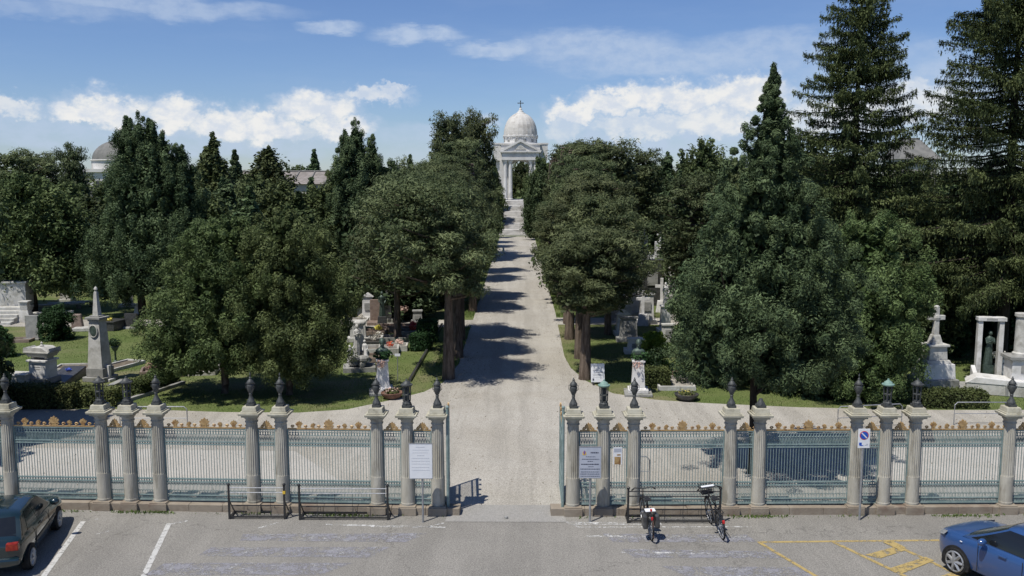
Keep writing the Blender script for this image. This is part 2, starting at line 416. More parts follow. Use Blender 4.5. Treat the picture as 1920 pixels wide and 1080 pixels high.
def pine_tree(name, label, loc, seed, H, zb, Rr, off=(0, 0), leaf=None, size=.13, nl=34, per=190, tr=.2, group=None, lean=0.0, flat=.42, bark=None, rz=0, top=None):
    """bare trunk, limbs that end in flattened needle pads with gaps between them"""
    rg = np.random.default_rng(seed); rn = random.Random(seed)
    t = thing(name, label, 'tree', loc, rz, group)
    mb = MB(); ax = lambda z: Vector((off[0] * max(0, z - zb * .5) / H + lean * z / H, off[1] * max(0, z - zb * .5) / H, z))
    axt = lambda z: Vector((off[0] * .15 * max(0, z - zb) / H + lean * z / H, off[1] * .15 * max(0, z - zb) / H, z))   # the stem stays upright, the crown leans out
    tapered(mb, [axt(H * f) for f in (-.02, .1, .25, .42, .6, .78, .95)], tr * 1.2, tr * .18, 9)
    C = []; RD = []
    for k in range(nl):
        f = (k + rn.random()) / nl; z = zb + (H - zb) * f ** .9
        prf = math.sqrt(max(.04, 1 - ((f - .38) / .68) ** 2)) if top is None else (.55 + .45 * f if f < .7 else math.sqrt(max(.05, 1 - ((f - .6) / .45) ** 2)))
        a = k * 2.4 + rn.uniform(-.5, .5); r = Rr * prf * rn.uniform(.55, 1.05)
        b0 = axt(z - .25 * r * .5); tip = ax(z) + Vector((math.cos(a) * r, math.sin(a) * r, .12 * r))
        mid = (b0 + tip) / 2 + Vector((0, 0, -.05 * r))
        tapered(mb, [b0, mid, tip], tr * .32, tr * .07, 5)
        for q in (1.0, .72, .45):
            for w in range(2 if q > .5 else 1):
                p = b0.lerp(tip, q) + Vector((rn.uniform(-.4, .4), rn.uniform(-.4, .4), rn.uniform(.0, .35))) * (Rr / 2.6)
                rad = rn.uniform(.34, .62) * (Rr / 2.6)
                C.append(p); RD.append((rad * 1.25, rad * 1.25, rad * flat * 1.5))
    for k in range(4):
        p = ax(H * rn.uniform(.93, 1.0)) + Vector((rn.uniform(-.4, .4), rn.uniform(-.4, .4), 0)); C.append(p); RD.append((.4, .4, .35))
    C = np.array([tuple(c) for c in C]); RD = np.array(RD)
    lv = clump_leaves(rg, C, RD, per // 3, size * 1.12, .27, .6, .8, .24)
    ni = len(C) * 4; q = rg.uniform(0, 1, ni); a = rg.uniform(0, 6.283, ni); zf = zb + (H - zb) * (.05 + .88 * q)
    rf = Rr * .78 * np.sqrt(np.clip(1 - ((q - .38) / .68) ** 2, .05, 1)) * np.sqrt(rg.uniform(0, 1, ni)); k_ = np.maximum(0, zf - zb * .5) / H
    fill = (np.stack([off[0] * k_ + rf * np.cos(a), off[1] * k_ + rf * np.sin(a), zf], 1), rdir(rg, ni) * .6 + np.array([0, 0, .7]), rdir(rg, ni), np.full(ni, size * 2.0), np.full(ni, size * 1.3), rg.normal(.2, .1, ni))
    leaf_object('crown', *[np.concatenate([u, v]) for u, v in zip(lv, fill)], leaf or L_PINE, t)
    mb.build('trunk', bark or M_BARK, t, smooth=True)
    return t

def spruce_tree(name, label, loc, seed, H, zb, Rr, tr=.25, step=.42, size=.17, hang=.9, pw=.75, group=None, dens=1.0, leaf=None):
    rg = np.random.default_rng(seed); rn = random.Random(seed)
    t = thing(name, label, 'tree', loc, 0, group)
    mb = MB(); tapered(mb, [(0, 0, -.1), (.05, 0, H * .3), (-.04, .03, H * .65), (0, 0, H)], tr * 1.15, .03, 9)
    P = []; U = []; N = []; T = []
    z = zb
    while z < H - .1:
        f = (z - zb) / (H - zb); L0 = Rr * (1 - f) ** pw + .12
        nb = rn.randint(8, 11) if f < .8 else 7
        a0 = rn.uniform(0, 6.28); lev = rn.uniform(.78, 1.1)
        for k in range(nb):
            a = a0 + 6.283 * k / nb + rn.uniform(-.3, .3); L = L0 * lev * rn.uniform(.55, 1.1)
            dx, dy = math.cos(a), math.sin(a); zz = z + rn.uniform(-.14, .14) * (1 + 1.2 * (1 - f))
            up = rn.uniform(.10, .22) if f > .35 else rn.uniform(.02, .16); dn = rn.uniform(.10, .26) + .16 * (1 - f); sw = rn.uniform(-.22, .22)
            def pt(s): return np.array((dx * L * s - dy * sw * L * s * s, dy * L * s + dx * sw * L * s * s, zz + L * (up * s * s * 1.2 - dn * s * (1 - .25 * s))))
            tapered(mb, [pt(0), pt(.35), pt(.7), pt(1)], tr * .2 * (1 - f) + .014, .008, 4)
            m = int(max(26, L * 92 * dens)); tb = rn.gauss(.45, .16); g0 = rn.uniform(.05, .22) if f < .8 else 0
            for q in range(m):
                s = g0 + (1.03 - g0) * rn.random() ** .72; p = pt(s)
                wid = (.30 * L * (1.04 - s) + .13) * (.45 + .55 * abs(math.sin(s * L * 6.5 + a)))
                side = rn.uniform(-1, 1) * wid; sgn = 1 if side > 0 else -1
                p = p + np.array((-dy * side, dx * side, -abs(side) * .25 + rn.gauss(.02, .075)))
                if rn.random() < .34:
                    dr = hang * rn.random() ** 1.6 * (.16 + .22 * abs(math.sin(s * L * 4.1 + 2 * a)))
                    u = (dx * .2 + rn.gauss(0, .15), dy * .2 + rn.gauss(0, .15), -1.0); p = p + np.array((0, 0, -dr)); nn = (rn.gauss(0, 1), rn.gauss(0, 1), .25)
                else:
                    u = (dx * .9 - dy * sgn * .6, dy * .9 + dx * sgn * .6, rn.gauss(.12, .25)); nn = (rn.gauss(0, .5), rn.gauss(0, .5), 1)
                P.append(p); U.append(u); N.append(nn); T.append(tb + rn.gauss(0, .14))
        z += step * rn.uniform(.75, 1.25) * (1 if f < .7 else .7)
    n = len(P); P = np.array(P); Ls = size * rg.uniform(.6, 1.3, n)
    leaf_object('crown', P, np.array(N), np.array(U), Ls, Ls * .30, np.array(T), leaf or L_SPR, t)
    mb.build('trunk', M_BARKD, t, smooth=True)
    return t

def leaf_box(rg, sx, sy, z0, z1, n, size, jitter=.05):
    """clipped hedge: leaves over the faces of a box"""
    fa = np.array([sx * sy, sx * (z1 - z0), sx * (z1 - z0), sy * (z1 - z0), sy * (z1 - z0)]); fa = fa / fa.sum()
    w = rg.choice(5, n, p=fa); u = rg.uniform(-.5, .5, n); v = rg.uniform(-.5, .5, n); P = np.zeros((n, 3)); Nn = np.zeros((n, 3))
    zc, zh = (z0 + z1) / 2, (z1 - z0)
    P[:, 0] = np.where(w == 3, -sx / 2, np.where(w == 4, sx / 2, u * sx)); P[:, 1] = np.where(w == 1, -sy / 2, np.where(w == 2, sy / 2, v * sy))
    P[:, 2] = np.where(w == 0, z1, zc + np.where((w == 1) | (w == 2), v, u) * zh)
    P += rg.normal(0, jitter, (n, 3)); P[:, 2] = np.maximum(P[:, 2], .03)
    Nn[:, 2] = (w == 0); Nn[:, 1] = (w == 2) * 1. - (w == 1); Nn[:, 0] = (w == 4) * 1. - (w == 3)
    L = size * rg.uniform(.6, 1.3, n)
    tint = .45 + .25 * np.sin(P[:, 0] * 3.1 + P[:, 1] * 2.3) * np.sin(P[:, 0] * 1.3 + 1) + rg.normal(0, .18, n)
    return P, Nn + rdir(rg, n) * .8, rdir(rg, n), L, L * .6, tint
def hedge(label, loc, sx, sy, h, seed, rz=0.0, leaf=None, n=None, group=None):
    rg = np.random.default_rng(seed)
    t = thing('clipped_hedge', label, 'hedge', loc, rz, group)
    leaf_object('foliage', *leaf_box(rg, sx, sy, .05, h, n or int(1100 * (sx * sy + 2 * h * (sx + sy)) ** .9), .05), leaf or L_HEDGE, t)
    MB().box(0, 0, 0, h - .06, sx - .12, sy - .12).build('branches', M_BARKD, t)
    return t
def bush(name, label, loc, rx, h, seed, leaf, n=5200, size=.06, cat='shrub', kind='egg', group=None):
    rg = np.random.default_rng(seed)
    t = thing(name, label, cat, loc, 0, group)
    nc = 70
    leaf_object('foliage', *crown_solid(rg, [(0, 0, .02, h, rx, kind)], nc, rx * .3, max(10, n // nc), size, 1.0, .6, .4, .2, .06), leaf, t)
    mb = MB(); mb.tube([(0, 0, -.05), (0, 0, h * .6)], [.06, .03], 6)
    for a in (0, 2.1, 4.2): mb.tube([(0, 0, .1), (math.cos(a) * rx * .4, math.sin(a) * rx * .4, h * .55)], [.03, .01], 5)
    mb.build('stem', M_BARKD, t)
    return t
def flower_part(name, center, rx, rz, n, seed, leaf, parent, size=.05):
    rg = np.random.default_rng(seed)
    C = np.array([center]); RD = np.array([[rx, rx, rz]])
    return leaf_object(name, *clump_leaves(rg, C, RD, n, size, .8, .6, .6), leaf, parent)


# ================================================================== GROUND
def sheet(name, pts, z, m, label=None):
    mb = MB(); mb.add([(p[0], p[1], z) for p in pts], [tuple(range(len(pts)))])
    o = struct(name, mb, m, label)
    if o.data.polygons[0].normal.z < 0: o.data.flip_normals()
    return o
def ground_mat(name, base, var, patch, dark, s1=.35, s2=26, bump=.25, spk=.5, crack=None, tracks=0.0):
    base, var, patch, dark = [[x * .82 for x in c] for c in (base, var, patch, dark)]
    m = bpy.data.materials.new(name); m.use_nodes = True
    g = NT(m.node_tree); b = g.n['Principled BSDF']; P = g.add('ShaderNodeNewGeometry').outputs['Position']
    a = g.mix(g.ramp(g.noise(P, s1, 6, .62), .32, .68), c4(base), c4(var))
    a = g.mix(g.math('MULTIPLY', g.ramp(g.noise(P, s1 * .37, 5, .6, .6), .50, .66), .75), a, c4(patch))
    a = g.mix(g.math('MULTIPLY', g.ramp(g.noise(P, s1 * 3.1, 6, .7), .55, .75), .5), a, c4(dark))
    if tracks:      # long faint wheel and foot tracks that run along the avenue
        tk = g.noise(g.vmath('ADD', g.vmath('MULTIPLY', P, (1.5, .045, 1)), g.vmath('SCALE', g.noise(P, .25, 3, .5, out='Color'), None)), 1.0, 5, .62)
        a = g.mix(g.math('MULTIPLY', g.ramp(tk, .44, .62), tracks), a, c4([x * .72 for x in base])); a = g.mix(g.math('MULTIPLY', g.ramp(tk, .44, .30), tracks * .7), a, c4([x * 1.22 for x in base]))
        a = g.mix(g.math('MULTIPLY', g.ramp(g.noise(P, 1.7, 6, .7), .58, .70), tracks * .8), a, c4([x * .6 for x in base]))
    sp = g.ramp(g.noise(P, s2, 3, .75), .30, .70, 1 - spk, 1 + spk)
    mul = g.add('ShaderNodeVectorMath', operation='SCALE'); g.l.new(a, mul.inputs[0]); g.l.new(sp, mul.inputs['Scale']); a = mul.outputs[0]
    if crack:
        v = g.add('ShaderNodeTexVoronoi', feature='DISTANCE_TO_EDGE'); v.inputs['Scale'].default_value = crack
        w = g.vmath('ADD', P, g.vmath('SCALE', g.noise(P, 1.5, 4, .6, out='Color'), None)); w.node.inputs[1].links[0].from_node.inputs['Scale'].default_value = 1.6
        g.l.new(w, v.inputs['Vector'])
        a = g.mix(g.math('MULTIPLY', g.ramp(v.outputs[0], .006, 0), .45), a, c4([x * .45 for x in dark]))
    g.l.new(a, b.inputs['Base Color']); b.inputs['Roughness'].default_value = .92; b.inputs['Specular IOR Level'].default_value = .2
    bn = g.add('ShaderNodeBump'); bn.inputs['Strength'].default_value = bump; bn.inputs['Distance'].default_value = .03
    g.l.new(g.noise(P, s2 * .8, 4, .7), bn.inputs['Height']); g.l.new(bn.outputs[0], b.inputs['Normal'])
    return m
M_LAWN = ground_mat('lawn', (.105, .145, .040), (.14, .165, .058), (.22, .195, .11), (.07, .095, .028), .42, 14, .4, .45)
M_ASPH = ground_mat('asphalt', (.258, .246, .222), (.295, .281, .252), (.232, .221, .20), (.195, .186, .168), .35, 30, .3, .36, .16, .30)
M_GRAV = ground_mat('gravel', (.41, .385, .335), (.465, .44, .39), (.37, .34, .285), (.33, .305, .255), .28, 22, .35, .30, None, .42)
M_CONC = ground_mat('pale concrete', (.455, .43, .385), (.51, .485, .44), (.42, .395, .345), (.385, .355, .31), .5, 24, .2, .2)
M_SLAB = ground_mat('threshold stone', (.31, .30, .28), (.35, .34, .315), (.32, .305, .275), (.26, .255, .24), 1.2, 30, .25, .2)
def paint_mat(name, col, cover, scale=5.0):
    m = bpy.data.materials.new(name); m.use_nodes = True
    g = NT(m.node_tree); b = g.n['Principled BSDF']; P = g.add('ShaderNodeNewGeometry').outputs['Position']
    b.inputs['Base Color'].default_value = c4([x * .84 for x in col]); b.inputs['Roughness'].default_value = .8; b.inputs['Specular IOR Level'].default_value = .2
    n = g.math('ADD', g.math('MULTIPLY', g.noise(P, scale, 6, .7), .6), g.math('MULTIPLY', g.noise(P, scale * 7, 4, .7), .4))
    tr = g.add('ShaderNodeBsdfTransparent'); mx = g.add('ShaderNodeMixShader')
    g.l.new(g.ramp(n, cover - .06, cover + .05), mx.inputs[0]); g.l.new(tr.outputs[0], mx.inputs[1]); g.l.new(b.outputs[0], mx.inputs[2])
    g.l.new(mx.outputs[0], g.n['Material Output'].inputs[0]); return m
M_PWHITE = paint_mat('white road paint', (.56, .555, .53), .44, 7)
M_PFADE = paint_mat('worn bluish paint', (.275, .272, .295), .50, 3.0)
M_PFADE3 = paint_mat('worn white paint', (.42, .42, .425), .565, 5.5)
M_PFADE2 = paint_mat('worn white line', (.62, .62, .60), .52, 6)
M_PYEL = paint_mat('yellow road paint', (.45, .34, .14), .46, 6)

sheet('ground', [(-2500, -300), (2500, -300), (2500, 3500), (-2500, 3500)], 0.0, M_LAWN)
YR = 23.55
sheet('road', [(-140, -25), (140, -25), (140, 30), (-140, 30)], .004, M_ASPH, 'grey asphalt road and parking bays before the railing')
PXL = [(-900, 772), (-300, 770), (0, 769), (200, 767), (300, 769), (420, 773), (560, 774), (650, 768), (740, 749), (795, 735), (830, 718)]
PXR = [(1058, 668), (1070, 690), (1098, 714), (1150, 738), (1230, 750), (1320, 756), (1500, 764), (1640, 767), (1760, 769), (1920, 769), (2300, 771), (2900, 775)]
XL, XR = -2.9, 2.5
LB = [G(*p) for p in PXL]; RB = [G(*p) for p in PXR]
PLAZA = [(-140, 28.6), (-1.9, 23.62), (1.5, 23.62), (140, 26.4), (140, 33.5)] + [(p.x, p.y) for p in reversed(RB)] + [(XR, 60), (XR, 142), (XL, 142), (XL, 43.5)] + [(p.x, p.y) for p in reversed(LB)] + [(-140, 33.5)]
sheet('gravel_avenue', PLAZA, .008, M_GRAV, 'pale gravel forecourt and straight avenue to the chapel steps')
for (a, b, c, d) in ((-48, -2.85, 54.6, 57.4), (2.45, 50, 55.6, 58.4), (2.45, 50, 86, 89.5), (-50, -2.85, 86, 89), (14.5, 19.2, 58.4, 74)):
    sheet('gravel_path', [(a, c), (b, c), (b, d), (a, d)], .0105, M_GRAV)
tl, tr_ = G(30, 935), G(690, 935)
sheet('concrete_strip', [(-30, 25.2), (-4.6, 25.2), (-7.4, 29.2), (-30, 30.0)], .012, M_CONC)
sheet('concrete_strip', [(10.3, 24.9), (30, 25.2), (30, 30.6), (13.2, 30.2), (11.2, 28.3)], .012, M_CONC)
sheet('threshold', [(-1.93, 23.0), (1.28, 23.0), (1.22, 24.25), (-1.86, 24.25)], .013, M_SLAB)

def line(px, w, z=.0085, m=M_PWHITE, name='parking_line'):
    pts = [G(*p) for p in px]
    for a, b in zip(pts[:-1], pts[1:]):
        d = (b - a).normalized(); n = Vector((-d.y, d.x, 0)) * w / 2
        sheet(name, [a - n, b - n, b + n, a + n], z, m)
line([(68, 1100), (156, 978)], .13); line([(156, 977), (184, 973)], .07, m=M_PFADE2, name='parking_tick')
line([(258, 1104), (317, 982)], .13); line([(320, 983), (352, 977)], .06, m=M_PFADE2, name='parking_tick')
line([(172, 1004), (204, 996)], .06, m=M_PFADE2, name='parking_tick')
line([(484, 991), (522, 980)], .07, m=M_PFADE2, name='parking_tick')
for q in ([(455, 1002), (800, 1000), (760, 1017), (450, 1014)], [(395, 1027), (730, 1026), (690, 1046), (370, 1043)], [(310, 1056), (660, 1056), (600, 1078), (270, 1079)],
          [(1130, 1001), (1400, 1003), (1420, 1017), (1150, 1017)], [(1165, 1030), (1440, 1034), (1470, 1047), (1190, 1046)], [(1240, 1062), (1500, 1064), (1540, 1085), (1300, 1085)]):
    sheet('worn_paint', [G(*p) for p in q], .0085, M_PFADE); sheet('worn_paint', [G(p[0] * .98 + 20, p[1]) for p in q], .0125, M_PFADE3)
line([(610, 984), (835, 989)], .09, m=M_PFADE2, name='worn_line'); line([(690, 988), (800, 989), (832, 981)], .06, name='worn_line', m=M_PFADE2)
line([(1062, 979), (1085, 989), (1410, 988)], .07, m=M_PFADE2, name='worn_line'); line([(1070, 982), (1240, 983)], .2, m=M_PFADE2, z=.0125, name='worn_line')
line([(1100, 1006), (1400, 1008)], .12, m=M_PFADE2, z=.0125, name='worn_line'); line([(1165, 1036), (1400, 1040)], .09, m=M_PFADE2, z=.0125, name='worn_line')
YL = dict(m=M_PYEL)
line([(1420, 1017), (1800, 1013)], .10, name='yellow_bay_line', **YL)
line([(1424, 1018), (1545, 1090)], .10, z=.0125, name='yellow_bay_line', **YL)
line([(1563, 1017), (1720, 1092)], .11, z=.0125, name='yellow_bay_line', **YL)
line([(1664, 1016), (1830, 1094)], .11, z=.0125, name='yellow_bay_line', **YL)
for q in ([(1622, 1041), (1683, 1025), (1697, 1033), (1650, 1048)], [(1664, 1068), (1735, 1045), (1752, 1052), (1690, 1077)], [(1725, 1095), (1790, 1072), (1815, 1080), (1760, 1105)]):
    sheet('yellow_bay_hatching', [G(*p) for p in q], .0165, M_PYEL)
line([(1663, 1016), (1692, 1030)], .28, z=.0205, name='yellow_bay_line', **YL)
# small iron cap and pebbles in the gateway
g_ = G(949, 973); t = tag(MB().lathe([(.05, 0), (.05, .05), (.02, .07)], 8).build('gate_stop', M_GREY), 'small stone gate stop in the middle of the gateway', 'gate stop'); t.location = (g_.x, g_.y, .013)

def inside(poly, X, Y):
    c = np.zeros(len(X), bool); n = len(poly); j = n - 1
    for i in range(n):
        xi, yi = poly[i]; xj, yj = poly[j]
        with np.errstate(divide='ignore', invalid='ignore'):
            hit = ((yi > Y) != (yj > Y)) & (X < (xj - xi) * (Y - yi) / (yj - yi + 1e-12) + xi)
        c ^= hit; j = i
    return c
def weeds(n, seed):
    rg = np.random.default_rng(seed); X = np.concatenate([rg.uniform(-16, -2, n), rg.uniform(1.6, 16, n)]); m = len(X)
    k = rg.uniform(0, 1, m) < np.clip(.15 + np.sin(X * 1.7) * np.sin(X * .61 + 1) * .9, .02, 1); X = X[k]; m = len(X)
    Y = np.where(X < 0, 23.65 + .036 * (-X - 1.9), 23.65 + .02 * (X - 1.5)) - .30 - np.abs(rg.normal(0, .07, m)); h = rg.uniform(.015, .05, m)
    return np.stack([X, Y, h * .8 + .004], 1), rdir(rg, m) * np.array([1, 1, .3]), np.stack([rg.normal(0, .7, m), rg.normal(0, .7, m), np.ones(m)], 1), h, h * .4, rg.normal(.4, .25, m)
def lawn(n, x0, x1, y0, y1, seed, hgt):
    rg = np.random.default_rng(seed); X = rg.uniform(x0, x1, n); Y = y0 + (y1 - y0) * rg.uniform(0, 1, n) ** 1.3
    k = ~inside(PLAZA, X, Y)
    for (a, b, c, d) in ((-48, 50, 54.6, 58.4),): k &= ~((Y > c) & (Y < d))
    X, Y = X[k], Y[k]; m = len(X)
    den = np.sin(X * 1.1 + np.sin(Y * .9) * 1.5) * np.sin(Y * 1.3 + X * .37)
    k = rg.uniform(0, 1, m) < .50 + .55 * den + .2 * np.sin(X * 3.1 + 1) * np.sin(Y * 2.7); X, Y, den = X[k], Y[k], den[k]; m = len(X)
    h = hgt * rg.uniform(.5, 1.3, m)
    P = np.stack([X, Y, h * .8], 1); U = np.stack([rg.normal(0, .45, m), rg.normal(0, .45, m), np.ones(m)], 1)
    return P, rdir(rg, m) * np.array([1, 1, .2]), U, h, h * .28, .45 + den * .18 + rg.normal(0, .22, m)
rg = np.random.default_rng(15); n = 5200
X = np.concatenate([rg.normal(-2.6, .7, n // 2), rg.normal(2.3, .6, n // 4), rg.uniform(-18, 24, n // 4)]); Yl = np.concatenate([rg.uniform(36, 110, n // 2), rg.uniform(38, 110, n // 4), rg.uniform(24, 36, n // 4)]); n = len(X)
o = leaf_object('fallen_leaves', np.stack([X, Yl, np.full(n, .022)], 1), np.stack([rg.normal(0, .35, n), rg.normal(0, .35, n), np.ones(n)], 1), rdir(rg, n), rg.uniform(.015, .04, n), rg.uniform(.01, .02, n), rg.uniform(0, 1, n), leafmat('dry leaves', (.10, .075, .04), (.22, .17, .10), .1, .9)); tag(o, 'scattered dry leaves along the avenue edges and forecourt', 'fallen leaves', kind='stuff')
ga = [weeds(2600, 9), lawn(110000, -27, -2.7, 33, 64, 1, .035), lawn(100000, 2.3, 30, 34, 64, 2, .035), lawn(9000, 2.4, 3.6, 58, 140, 3, .09), lawn(9000, -4.0, -2.8, 43, 140, 4, .09)]
o = leaf_object('grass', *[np.concatenate([q[i] for q in ga]) for i in range(6)], L_GRASS); tag(o, 'short green grass on the cemetery lawns', 'grass', kind='stuff')

# ================================================================== RAILING AND GATE
Y0 = 23.65
def fence_y(x): return Y0 + (.036 * (-x - 1.9) if x < -1.9 else .02 * (x - 1.5) if x > 1.5 else 0)
def on_fence(px):
    x = D(px, 768, Y0).x
    for _ in range(6): x = D(px, 768, fence_y(x)).x
    return Vector((x, fence_y(x), 0))
LPX = [820, 763, 706, 526, 471, 294, 239, 188, 12, -44]
RPX = [1075, 1132, 1189, 1371, 1426, 1608, 1663, 1718, 1895, 1952]
LP = [on_fence(p) for p in LPX]; RP = [on_fence(p) for p in RPX]
WING_L = math.atan(-.036); WING_R = math.atan(.02)
PL_TOP = .22
def urn(mb, z):
    mb.box(0, 0, z, z + .07, .21, .21)
    mb.lathe([(.105, 0), (.11, .04), (.098, .06), (.085, .09), (.046, .17), (.038, .22), (.05, .25), (.038, .27), (.06, .31), (.088, .38), (.10, .46), (.098, .50), (.084, .52), (.096, .54), (.108, .555), (.06, .575)], 14, 0, 0, z + .07)
    for s in (-1, 1): mb.tube([(s * .085, 0, z + .46), (s * .125, 0, z + .50), (s * .1255, 0, z + .60), (s * .085, 0, z + .61)], .010, 5)
def column(label, loc, rz, top, rel=0):
    t = thing('fence_column', label, 'column', loc, rz, 'fluted columns of the cemetery railing')
    MB().box(0, -.02, 0, PL_TOP, .50, .50).box(0, -.02, PL_TOP, PL_TOP + .03, .46, .46).build('base', M_PLINTH, t, bevel=.012)
    MB().lathe([(.19, .25), (.195, .30), (.187, .32), (.183, 1.02)], 28).lathe([(.183, 1.0201), (.177, 1.06), (.172, 1.6), (.158, 2.36), (.156, 2.40)], 40, flute=1, famt=.10).build('shaft', M_STONE, t, smooth=False)
    MB().lathe([(.152, 2.40), (.152, 2.47), (.175, 2.485), (.175, 2.505), (.158, 2.51), (.158, 2.56), (.20, 2.61), (.20, 2.64)], 24).build('neck', M_STONE, t, smooth=True)
    MB().box(0, 0, 2.64, 2.70, .43, .43).box(0, 0, 2.70, 2.765, .55, .55, top=(.57, .57)).box(0, 0, 2.765, 2.80, .46, .46).box(0, 0, 2.80, 2.93, .40, .40, top=(.36, .36)).build('cap', M_CAP, t, bevel=.01)
    mb = MB()
    if top == 'stub':
        mb.box(0, 0, 2.93, 3.0, .24, .24).lathe([(.12, 0), (.11, .04), (.06, .12), (.04, .17)], 12, 0, 0, 3.0).build('urn_base', M_IRON, t, smooth=True)
    elif top in ('urn', 'spike'):
        urn(mb, 2.93); u = mb.build('urn', M_IRON, t, smooth=True)
        l = MB().lathe([(.095, .565), (.09, .59), (.052, .635), (.03, .66), (.035, .69), (.012, .72)] + ([(.012, .76), (.022, .78), (.006, .84)] if top == 'spike' else [(.02, .735), (.004, .75)]), 12, 0, 0, 3.0)
        l.build('lid', M_IRON, u, smooth=True)
    else:
        mb.box(0, 0, 2.93, 3.0, .24, .24)
        mb.lathe([(.12, 0), (.12, .05), (.10, .08), (.10, .11)], 8, 0, 0, 3.0)
        for k in range(6):
            a = k * math.pi / 3; mb.tube([(.095 * math.cos(a), .095 * math.sin(a), 3.1), (.11 * math.cos(a), .11 * math.sin(a), 3.52)], .016, 5)
        mb.lathe([(.035, .1), (.05, .2), (.03, .3), (.05, .42), (.03, .5)], 8, 0, 0, 3.0); mb.lathe([(.085, .26), (.11, .27), (.11, .29), (.085, .30)], 12, 0, 0, 3.0)
        u = mb.build('lantern', M_IRON, t)
        MB().lathe([(.12, .50), (.165, .53), (.165, .555), (.12, .57), (.10, .61), (.03, .655), (.025, .69), (.004, .70)], 12, 0, 0, 3.0).build('lid', M_VERDI if top == 'green' else M_IRON, u, smooth=True)
    return t
ORD = ['first', 'second', 'third', 'fourth', 'fifth', 'sixth', 'seventh', 'eighth', 'ninth', 'tenth', 'eleventh', 'twelfth', 'thirteenth']
LT = ['urn', 'lantern', 'urn', 'spike', 'spike', 'urn', 'lantern', 'lantern', 'urn', 'urn']
RT = ['urn', 'green', 'urn', 'urn', 'stub', 'spike', 'green', 'lantern', 'urn', 'urn']
WHAT = {'urn': 'topped by a dark urn', 'spike': 'topped by a dark spiked urn', 'lantern': 'topped by a dark lantern', 'green': 'topped by a lantern with green lid', 'stub': 'topped by a broken urn'}
proto_col = {}
def put_column(side, i, p, rz, kind):
    lab = f'fluted stone column {WHAT[kind]}, {ORD[i]} to the {side} of the gateway'
    if kind not in proto_col: proto_col[kind] = column(lab, p, rz, kind); return
    place_copy = copy_tree(proto_col[kind]); place_copy.location = p; place_copy.rotation_euler = (0, 0, rz); place_copy['label'] = lab
for i, p in enumerate(LP): put_column('left', i, p, WING_L, LT[i])
for i, p in enumerate(RP): put_column('right', i, p, WING_R, RT[i])

def palmette(mb, x, z, s):
    for k in range(-2, 3):
        a = k * .40; c, n = math.cos(a), math.sin(a); L = s * (1 - .10 * abs(k))
        P = [(0, 0), (-.16 * s, .45 * L), (-.12 * s, .85 * L), (0, L), (.12 * s, .85 * L), (.16 * s, .45 * L)]
        mb.prism([(x + u * c + w * n, z + w * c - u * n) for u, w in P][::-1], -.022 + .003 * k, .022 + .003 * k, 'y')
    mb.ball((x, 0, z + .02), (s * .3, .03, s * .2), 8, 5)
def scroll(mb, x, z, r, s=1):
    mb.tube([(x + s * r * (1 - k / 9) * math.cos(k * .95) - s * r, 0, z + r * (1 - k / 9) * math.sin(k * .95)) for k in range(8)], .017, 5)
def crest(mb, w, wide):
    z = 2.315
    mb.box(0, 0, 2.285, 2.315, w, .05)
    n = max(3, int(w / .085))
    for k in range(n):
        x = -w / 2 + (k + .5) * w / n
        scroll(mb, x + .04, z + .045, .045, 1 if k % 2 else -1)
    if wide:
        for f, s in ((-.36, .155), (-.19, .10), (0, .215), (.19, .10), (.36, .155)):
            mb.box(f * w, 0, z, z + .09, s * .55, .045); palmette(mb, f * w, z + .05, s)
    else:
        mb.box(0, 0, z, z + .08, .09, .045); palmette(mb, 0, z + .04, .17)
        for s in (-1, 1): palmette(mb, s * w * .28, z, .07)
def panel(label, w, wide, loc, rz):
    t = thing('railing_bay', label, 'railing', loc, rz, 'wide teal railing bays' if wide else 'narrow teal railing bays')
    m = MB()
    for z, h in ((2.265, .035), (1.90, .03), (1.83, .03), (.86, .035), (.77, .025), (.40, .025), (.27, .04)): m.box(0, 0, z - h / 2, z + h / 2, w, .04)
    for s in (-1, 1): m.box(s * (w / 2 - .018), 0, .24, 2.27, .035, .045)
    m.build('rails', M_TEAL, t)
    n = int(round(w / .0745)); m = MB()
    for k in range(1, n):
        x = -w / 2 + k * w / n; m.box(x, 0, .28, 2.25, .0135, .016)
    m.build('bar_grille', M_TEAL, t)
    m = MB()
    for k in range(n):
        x = -w / 2 + (k + .5) * w / n
        m.tube([(x + .034 * math.cos(a), 0, 2.16 + .05 * math.sin(a)) for a in np.linspace(0, 5.5, 8)], .011, 4, True)
        m.tube([(x - .036, .004, 1.92), (x, .004, 2.10), (x + .036, .004, 1.92)], .011, 4)
        m.box(x, 0, 1.90, 2.10, .012, .014)
        m.tube([(x + .028 * math.cos(a), 0, 1.865 + .024 * math.sin(a)) for a in np.linspace(0, 5, 6)], .009, 4, True)
    m.build('upper_lattice', M_TEAL, t)
    m = MB()
    for k in range(n):
        x = -w / 2 + (k + .5) * w / n
        m.box(x, 0, .28, .76, .013, .013)
        m.tube([(x + .03 * math.cos(a), 0, .815 + .03 * math.sin(a)) for a in np.linspace(0, 5.3, 7)], .010, 4, True)
        m.tube([(x - .034, .004, .41), (x - .03, .004, .50), (x, .004, .56), (x + .03, .004, .50), (x + .034, .004, .41)], .008, 4)
        m.tube([(x - .034, .004, .76), (x, .004, .66), (x + .034, .004, .76)], .010, 4)
        m.tube([(x + .03 * math.cos(a), .003, .335 + .05 * math.sin(a)) for a in np.linspace(0, 5.3, 7)], .008, 4, True)
    m.build('lower_lattice', M_TEAL, t)
    m = MB(); crest(m, w - .04, wide); m.build('crest', M_GOLD, t)
    return t
pw = pn = None; cnt = {}
